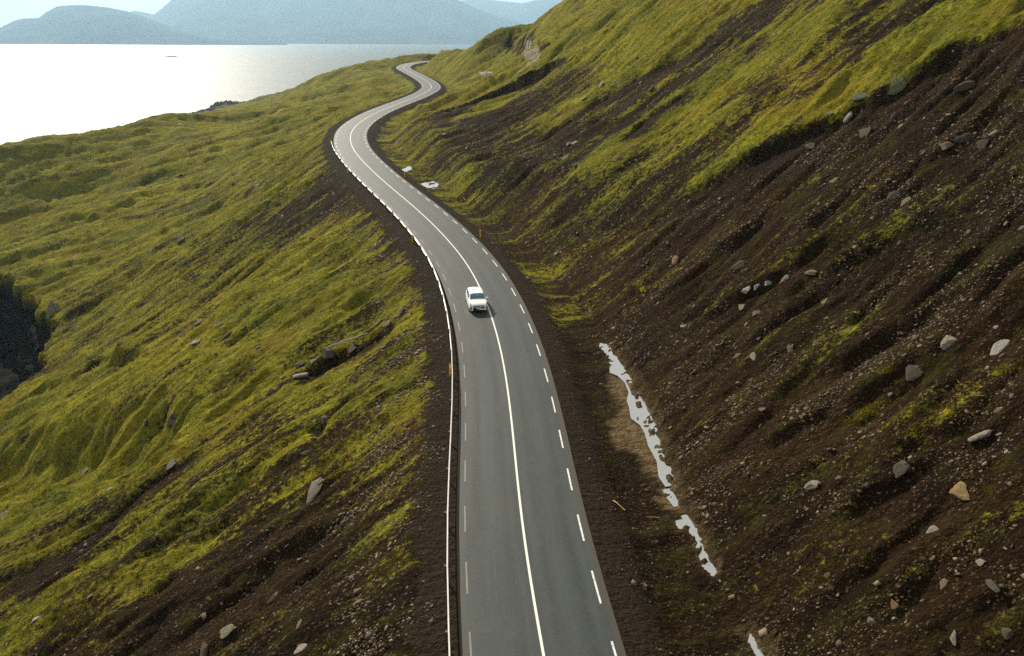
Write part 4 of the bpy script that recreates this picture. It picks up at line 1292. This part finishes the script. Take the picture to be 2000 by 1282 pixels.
# smaller stones one can still pick out, each an object
def region_px(n, poly, seed):
    r = np.random.default_rng(seed); P = np.array(poly, float); out = []
    lo, hi = P.min(0), P.max(0)
    while len(out) < n:
        q = r.uniform(lo, hi, (n * 2, 2))
        ins = poly_sd(q[:, 0], q[:, 1], P) > 0
        out += [tuple(v) for v in q[ins]]
    return out[:n]
LAND = [(1875,962,'the broad ochre boulder'),(1588,948,'the squarish pale slab'),(1822,1035,'the pale angular rock below the ochre boulder'),(1958,673,'the long white slab'),(1853,668,'the broken pale rock'),
 (1778,730,'the rounded grey boulder'),(1760,912,'the long leaning grey slab'),(1922,852,'the thin flat slab at right'),(1585,532,'the tan blocky stone on the high scree'),(1610,590,'the pointed tan stone'),
 (1490,557,'the row of white stones'),(1445,518,'the grey boulder on the brown slope'),(1692,258,'the large brown slab'),(1885,166,'the brown slab at the upper right'),(1583,286,'the jagged brown rock'),(1890,272,'the dark rock cluster'),
 (1742,384,'the dark half-buried boulder'),(1322,508,'the orange-tan stone'),(1455,697,'the two thin stones of the mid scree'),(1545,681,'the forked tan stone'),(1489,800,'the flat tan stone of the lower scree'),
 (1617,1123,'the orange stone at lower right'),(1748,1180,'the orange-pink stone'),(1840,1142,'the tan stone of the lower rubble'),(1938,1142,'the upright grey slab'),(1966,1236,'the slab in the lower right corner'),(1862,1248,'the pale sliver at the bottom right'),
 (1690,806,'the large mossy tussock'),(1728,722,'the shaggy tussock'),(1270,820,'the upper puddle'),(1370,1060,'the middle puddle'),(1480,1260,'the lowest puddle'),
 (610,962,'the tall pointed slab'),(446,1230,'the lichen-speckled boulder'),(402,1268,'the smooth tan slab at the bottom'),(622,836,'the pair of boulders under the ledge'),(337,907,'the white-topped stone'),(535,1165,'the long reddish stone'),
 (583,1221,'the pink triangular stone'),(592,735,'the white boulder of the drain'),(680,672,'the fallen pole'),(788,609,'the brown boulder near the road'),(178,1164,'the tan stone of the lower left slope'),(68,1212,'the narrow whitish slab'),
 (340,822,'the dark half-sunk boulder'),(233,673,'the dark square stone'),(420,655,'the stone row in the grass'),(100,608,'the domed boulder above the cliff'),(887,720,'the nearest yellow marker post'),
 (505,362,'the grey outcrop by the big bend'),(1182,190,'the broad boulder of the runnel'),(1112,290,'the pinkish boulder in the gully'),(213,957,'the whitish stone on the shaded grass')]
DIRS = ['right of', 'below and right of', 'below', 'below and left of', 'left of', 'above and left of', 'above', 'above and right of']
SMALL = [
 (40, [(860,640),(800,700),(780,900),(700,1050),(640,1282),(860,1282),(868,800)], 'stones in the band left of the guardrail', ('pale','tan','grey','brown')),
 (30, [(700,940),(520,1000),(300,1180),(220,1282),(640,1282)], 'stones on the lower left scree', ('tan','brown','pale','grey')),
 (28, [(560,540),(300,640),(150,760),(200,900),(480,860),(560,700)], 'stones in the left grass', ('grey','pale','brown')),
 (8, [(640,320),(500,410),(470,480),(560,470),(690,400)], 'stones on the bare patch by the big bend', ('grey','pale','tan')),
 (46, [(1400,560),(1700,480),(1980,380),(1980,620),(1650,720),(1350,700)], 'stones on the upper right scree', ('tan','pale','pink','brown','grey')),
 (46, [(1380,760),(1640,720),(1980,720),(1980,980),(1700,1050),(1420,1000)], 'stones on the middle right scree', ('tan','pale','brown','grey')),
 (40, [(1480,1080),(1700,1060),(1980,1010),(1980,1270),(1560,1270)], 'stones on the lower right scree', ('tan','pale','orange','brown')),
 (18, [(1000,300),(1180,190),(1330,120),(1340,160),(1170,270),(1080,400)], 'stones in the rocky runnel', ('grey','pale','dark')),
 (18, [(1700,200),(1960,90),(1990,330),(1700,420),(1480,420)], 'stones on the bare earth under the turf edge', ('tan','brown','grey')),
]
used = set(b[6] for b in BIG)
LXY = np.array([(a[0], a[1]) for a in LAND], float)
for q, (n, poly, grp, tones) in enumerate(SMALL):
    pp = region_px(n * 5, poly, 500 + q); chosen = []
    for i, (px, py) in enumerate(pp):
        if len(chosen) >= n: break
        dd_ = np.hypot(LXY[:, 0] - px, LXY[:, 1] - py); k = int(dd_.argmin())
        if not 28 < dd_[k] < 190: continue
        dr = DIRS[int(round(math.atan2(py - LXY[k, 1], px - LXY[k, 0]) / (math.pi / 4))) % 8]
        tone = tones[i % len(tones)]
        lab = f"small {tone} stone {'close ' if dd_[k] < 75 else 'well '}{dr} {LAND[k][2]}"
        if len(lab.split()) > 16: continue
        if lab in used: continue
        used.add(lab); chosen.append((px, py, tone, lab))
    sp_ = spot([(c[0], c[1]) for c in chosen])
    for i, (c, p) in enumerate(zip(chosen, sp_)):
        D = float(np.dot(np.array(p) - (0, 0, CZ), np.array(CR)[:, 2] * -1))
        L = random.choice((7, 8, 9, 10, 11, 13)) / F * D
        o = place_rock(p, L, L * random.uniform(.4, .75), L * random.uniform(.2, .36), c[2], random.gauss(.3, .6), ROCKS[(i + q) % len(ROCKS)], .36)
        tag(o, c[3], 'stone', grp)

# ------------------------------------------------------------------ gravel and pebbles too many to count
def stone_cloud(n, seed):
    r = np.random.default_rng(seed)
    w = (1 - G) ** 1.2 * (1 - RK) * (np.abs(DD) > 4.4)
    w = w * np.clip(.25 + .8 * fbm(V[:, 0] / 4, V[:, 1] / 4, 301, 3) + .9 * noise((V[:, 0] * FA[0] + V[:, 1] * FA[1]) / 13, (V[:, 1] * FA[0] - V[:, 0] * FA[1]) / 2.2, 305), .03, 1.9) * (0.3 + 2.6 * np.exp(-((DD + 8.2) / 2.4) ** 2) * (V[:, 1] < 110) + (DD > 9) * .75)
    w = w * (V[:, 1] < 330) * (MUD < .2) * np.clip(V[:, 1] / 45, .25, 1)
    w = w / w.sum()
    k = r.choice(len(V), n, p=w)
    c = V[k].copy()
    c[:, :2] += r.normal(0, .0025, (n, 2)) * np.hypot(c[:, 0], c[:, 1])[:, None]
    c[:, 2] = ground(c[:, 0], c[:, 1])
    dist = np.linalg.norm(c - (0, 0, CZ), axis=1)
    size = np.exp(r.normal(-2.75, .55, n)) * (.55 + dist / 110)
    size = size * (1 + .2 * ((DD[k] < -5.5) & (DD[k] > -11)))
    size = np.clip(size, .05, .55)
    box = np.array([(-1,-1,-1),(1,-1,-1),(1,1,-1),(-1,1,-1),(-1,-1,1),(1,-1,1),(1,1,1),(-1,1,1)], float)
    B8 = box[None] * r.uniform(.55, 1.1, (n, 8, 3))
    B8 = B8 * np.stack([np.ones(n), r.uniform(.45, .85, n), r.uniform(.22, .55, n)], 1)[:, None, :] * size[:, None, None] * .62
    nn_ = normal_at(c[:, 0], c[:, 1], .8)
    tilt = nn_ + r.normal(0, .25, (n, 3)); tilt /= np.linalg.norm(tilt, axis=1)[:, None]
    rd = np.array([FA[0], FA[1], 0]) + r.normal(0, .55, (n, 3))
    ax = rd - (rd * tilt).sum(1)[:, None] * tilt; ax /= np.linalg.norm(ax, axis=1)[:, None]
    ay = np.cross(tilt, ax)
    VV = B8[:, :, 0:1] * ax[:, None] + B8[:, :, 1:2] * ay[:, None] + B8[:, :, 2:3] * tilt[:, None] + c[:, None] - (nn_ * size[:, None] * .03)[:, None]
    fc = np.array([(3,2,1,0),(4,5,6,7),(0,1,5,4),(1,2,6,5),(2,3,7,6),(3,0,4,7)])
    FF = (fc[None] + (np.arange(n) * 8)[:, None, None]).reshape(-1, 4)
    pal = np.array([(.24,.175,.095),(.17,.125,.075),(.11,.075,.045),(.32,.255,.155),(.09,.075,.06),(.23,.135,.07),(.40,.34,.24),(.06,.042,.028)])
    pc = .56 * pal[r.choice(8, n, p=[.17,.19,.22,.07,.12,.09,.02,.12])] * r.uniform(.75, 1.2, (n, 1)) * (1 + .25 * ((DD[k] < -5.5) & (DD[k] > -11)))[:, None]
    me = mesh_np('scree_stones', VV.reshape(-1, 3), FF)
    attr_col(me, 'tint', np.repeat(pc, 8, 0))
    return me
M_peb = bpy.data.materials.new('pebble'); M_peb.use_nodes = True
_t = NT(M_peb); _p = M_peb.node_tree.nodes['Principled BSDF']
_t.l.new(_t.mix(.35, _t.attr('tint', 'Color'), _t.mix(_t.rng(_t.noise(_t.pos(), 9, 4), .3, .7), (.02, .016, .011), (.12, .098, .064))), _p.inputs['Base Color'])
_p.inputs['Roughness'].default_value = .9; _p.inputs['Specular IOR Level'].default_value = .25
tag(link('scree_stones', stone_cloud(80000, 5), M_peb), kind='stuff')

# ------------------------------------------------------------------ grass
def leaf_material():
    m = bpy.data.materials.new('grass_blade'); m.use_nodes = True
    t = NT(m); p = m.node_tree.nodes['Principled BSDF']
    c = t.attr('tint', 'Color')
    t.l.new(c, p.inputs['Base Color']); p.inputs['Roughness'].default_value = .9; p.inputs['Specular IOR Level'].default_value = .04
    tr = t.n.new('ShaderNodeBsdfTranslucent'); t.l.new(c, tr.inputs['Color'])
    mx = t.n.new('ShaderNodeMixShader'); mx.inputs[0].default_value = .4
    out = [x for x in t.n if x.type == 'OUTPUT_MATERIAL'][0]
    t.l.new(p.outputs[0], mx.inputs[1]); t.l.new(tr.outputs[0], mx.inputs[2]); t.l.new(mx.outputs[0], out.inputs['Surface'])
    return m
M_blade = leaf_material()
def blades(c, h, spread, nb, r, tint):
    """nb bent blades for each centre c -> arrays"""
    n = len(c); N = n * nb
    cc = np.repeat(c, nb, 0); hh = np.repeat(h, nb) * r.uniform(.6, 1.1, N); sp = np.repeat(spread, nb)
    a = r.uniform(0, 2 * np.pi, N)
    rr = np.sqrt(r.uniform(0, 1, N)) * sp
    bx = cc + np.stack([np.cos(a) * rr, np.sin(a) * rr, -.03 * np.ones(N)], 1)
    bx[:, 2] = ground(bx[:, 0], bx[:, 1]) - .03
    lean = np.stack([np.cos(a), np.sin(a), np.zeros(N)], 1) * (hh * r.uniform(.2, .8, N))[:, None]
    lean[:, :2] -= FA * (hh * .35)[:, None]
    w = hh * r.uniform(.10, .2, N)
    pa = a + np.pi / 2 + r.normal(0, .6, N)
    side = np.stack([np.cos(pa), np.sin(pa), np.zeros(N)], 1) * w[:, None]
    tip = bx + lean + np.stack([np.zeros(N), np.zeros(N), hh * .85], 1)
    VV = np.stack([bx - side, bx + side, tip], 1).reshape(-1, 3)
    FF = np.arange(N * 3).reshape(-1, 3)
    tc_ = np.repeat(np.repeat(tint, nb, 0) * r.uniform(.75, 1.25, (N, 1)), 3, 0)
    return VV, FF, tc_
GPAL = np.array([(.12,.125,.012),(.25,.205,.016),(.055,.070,.009),(.34,.27,.025),(.18,.16,.014)])
def grass_cloud(n, seed):
    r = np.random.default_rng(seed)
    w = G ** 1.5 * (np.abs(DD) > 4.6) * (V[:, 1] < 260) * (V[:, 1] > 16)
    w = w * np.clip(.45 + 1.0 * fbm(V[:, 0] / 3, V[:, 1] / 3, 311, 3), .06, 1.5)
    k = r.choice(len(V), n, p=w / w.sum())
    c = V[k].copy(); dist = np.linalg.norm(c - (0, 0, CZ), axis=1)
    c[:, :2] += r.normal(0, .003, (n, 2)) * dist[:, None]
    h = np.exp(r.normal(-2.05, .35, n)) * (.7 + dist / 170)
    cn = np.clip(.5 + .6 * fbm(c[:, 0] / 12, c[:, 1] / 12, 321, 3) + r.normal(0, .18, n), 0, .999)
    tint = GPAL[np.array([2, 0, 4, 1, 3])[(cn * 5).astype(int)]]
    VV, FF, tc_ = blades(c, h, h * 1.2, 6, r, tint)
    me = mesh_np('meadow_grass', VV, FF); attr_col(me, 'tint', tc_)
    return me
tag(link('meadow_grass', grass_cloud(85000, 9), M_blade), kind='stuff')

# tussocks one can pick out on the right-hand scree
TUS = [(1728,722,30,'shaggy green grass tussock left of the rounded grey boulder'), (1690,806,46,'large mossy tussock overhanging the dark gully on the right slope'),
       (1960,720,34,'green grass tussock at the right edge below the long white slab'), (1932,955,24,'yellowish tussock growing right of the broad ochre boulder'),
       (1700,1092,30,'mossy tussock on the lower right slope below the leaning slab')]
tp = spot([(a[0], a[1]) for a in TUS])
for i, (a, p) in enumerate(zip(TUS, tp)):
    D = float(np.dot(np.array(p) - (0, 0, CZ), np.array(CR)[:, 2] * -1)); wd = a[2] / F * D
    r = np.random.default_rng(900 + i)
    VV, FF, tc_ = blades(np.array([p] * 260) + np.stack([r.normal(0, wd * .25, 260), r.normal(0, wd * .12, 260), np.zeros(260)], 1), wd * r.uniform(.05, .15, 260), np.full(260, wd * .3), 5, r, GPAL[r.choice(5, 260)])
    me = mesh_np('grass_tussock', VV - np.array(p), FF); attr_col(me, 'tint', tc_)
    o = link('grass_tussock', me, M_blade); o.location = p
    tag(o, a[3], 'tussock', 'tussocks on the right slope')

# ------------------------------------------------------------------ pole, plank
def bar_between(name, a, b, w, h, mat, label, cat):
    a = Vector(a); b = Vector(b); L = (b - a).length
    bm = bmesh.new(); n = 10; rings = []
    for i in range(7):
        t_ = i / 6
        rings.append([bm.verts.new((t_ * L, math.cos(2 * math.pi * k / n) * w * (1 - .15 * t_), math.sin(2 * math.pi * k / n) * h + .03 * math.sin(t_ * 5))) for k in range(n)])
    for p_, q_ in zip(rings, rings[1:]):
        for k in range(n): bm.faces.new((p_[k], p_[(k + 1) % n], q_[(k + 1) % n], q_[k]))
    bm.faces.new(rings[0][::-1]); bm.faces.new(rings[-1])
    me = bpy.data.meshes.new(name); bm.to_mesh(me); bm.free()
    o = link(name, me, mat)
    o.matrix_world = Matrix.Translation(a) @ (b - a).to_track_quat('X', 'Z').to_matrix().to_4x4()
    return tag(o, label, cat)
pp = spot([(640,685), (718,657), (1197,979), (1221,998), (1290,1014), (1262,1010)])
up_ = np.array([0, 0, .35])
bar_between('fallen_pole', pp[0] + up_, pp[1] + up_, .045, .045, simple('weathered_pole', (.33, .31, .28), .7, var=.2), 'thin grey pole lying across the rocky drain left of the road', 'pole')
bar_between('wooden_stick', pp[2] + [0, 0, .05], pp[3] + [0, 0, .05], .05, .025, simple('yellow_wood', (.46, .29, .10), .7, var=.15), 'yellowish wooden stick lying on the earth right of the road', 'stick')
bar_between('twig', pp[4] + [0, 0, .04], pp[5] + [0, 0, .04], .022, .022, simple('twig_wood', (.25, .18, .09), .8, var=.2), 'thin brown twig on the ditch floor between the pools', 'twig')

# ------------------------------------------------------------------ sheep on the far slope
M_wool = simple('sheep_wool', (.74, .70, .62), .95, var=.1, scale=12, bump=.4)
def sheep_mesh(seed):
    r = random.Random(seed)
    graze = seed % 2
    nd = [((0,0,.62),.25),((.30,0,.64),.27),((-.30,0,.64),.27),((.50,0,.74 if not graze else .60),.14),((.66,0,.90 if not graze else .34),.10),((.82,0,.86 if not graze else .20),.06),
          ((.28,.13,.38),.08),((.28,.14,.18),.045),((.28,.14,.0),.04),((.28,-.13,.38),.08),((.30,-.14,.18),.045),((.30,-.14,.0),.04),
          ((-.30,.13,.40),.10),((-.36,.14,.20),.05),((-.33,.14,.0),.04),((-.30,-.13,.40),.10),((-.36,-.14,.20),.05),((-.33,-.14,.0),.04),((-.50,0,.66),.10),((-.60,0,.50),.05),
          ((.66,.09,.93 if not graze else .40),.03),((.66,-.09,.93 if not graze else .40),.03)]
    ed = [(0,1),(0,2),(1,3),(3,4),(4,5),(1,6),(6,7),(7,8),(1,9),(9,10),(10,11),(2,12),(12,13),(13,14),(2,15),(15,16),(16,17),(2,18),(18,19),(4,20),(4,21)]
    me = bpy.data.meshes.new('sheep'); me.from_pydata([n[0] for n in nd], ed, [])
    o = bpy.data.objects.new('sheep', me); col.objects.link(o)
    m = o.modifiers.new('skin', 'SKIN')
    for i, n in enumerate(nd): me.skin_vertices[0].data[i].radius = (n[1], n[1]); 
    me.skin_vertices[0].data[0].use_root = True
    s = o.modifiers.new('sub', 'SUBSURF'); s.levels = 1; s.render_levels = 1
    me.materials.append(M_wool)
    return o
for i, ((px, py), lab, rz) in enumerate(zip([(944,153),(950,152.5),(956,151.5)], ['leftmost of three white sheep on the far green slope', 'middle one of three white sheep on the far green slope', 'rightmost of three white sheep on the far green slope'], (2.9, .4, 3.6))):
    p = spot([(px, py)])[0]
    o = sheep_mesh(i); o.location = (p[0], p[1], float(ground(p[0], p[1])) + .12); o.rotation_euler = (0, 0, rz); o.scale = (1.3, 1.3, 1.3)
    tag(o, lab, 'sheep', 'sheep on the far slope')

# ------------------------------------------------------------------ skerries and the rocky point
M_sk = simple('skerry_rock', (.045, .042, .04), .9, var=.4, scale=.1, bump=.5)
def skerry(px, py, wpx, ht, label, deep=.35):
    d = rays(px, py); t_ = -CZ / d[2]; L = wpx / F * t_
    bm = bmesh.new(); nx, ny = 48, 16
    g = []
    for i in range(nx + 1):
        row = []
        for j in range(ny + 1):
            u, v = i / nx * 2 - 1, j / ny * 2 - 1
            h = max(0, 1 - u * u - v * v) ** .45
            k = float(noise(np.array([u * 4 + px]), np.array([v * 3 + py]), 7)[0]); k2 = float(noise(np.array([u * 12 + px]), np.array([v * 9]), 8)[0])
            row.append(bm.verts.new((u * L / 2, v * L / 2 * deep, ht * h * (1 + .6 * k + .35 * k2) - .5)))
        g.append(row)
    for i in range(nx):
        for j in range(ny): bm.faces.new((g[i][j], g[i + 1][j], g[i + 1][j + 1], g[i][j + 1]))
    me = bpy.data.meshes.new('skerry'); bm.to_mesh(me); bm.free()
    o = link('skerry', me, M_sk, smooth=True); o.location = (d[0] * t_, t_, 0)
    tag(o, label, 'islet', 'rocky islets in the fjord')
skerry(335, 112, 30, 3.5, 'small dark skerry alone in the bright fjord')
skerry(52, 99, 28, 3, 'faint low skerry in the fjord near the left edge', .3)
skerry(448, 210, 74, 5.5, 'dark rocky point standing in the water beyond the left hill', .3)
skerry(398, 219, 12, 1.5, 'tiny reef awash beside the dark rocky point', .4)
skerry(345, 84.5, 60, 5, 'low islet before the far shore, left of middle', .3)
skerry(130, 82.5, 160, 7, 'long low islet before the far shore below the left mountain', .2)
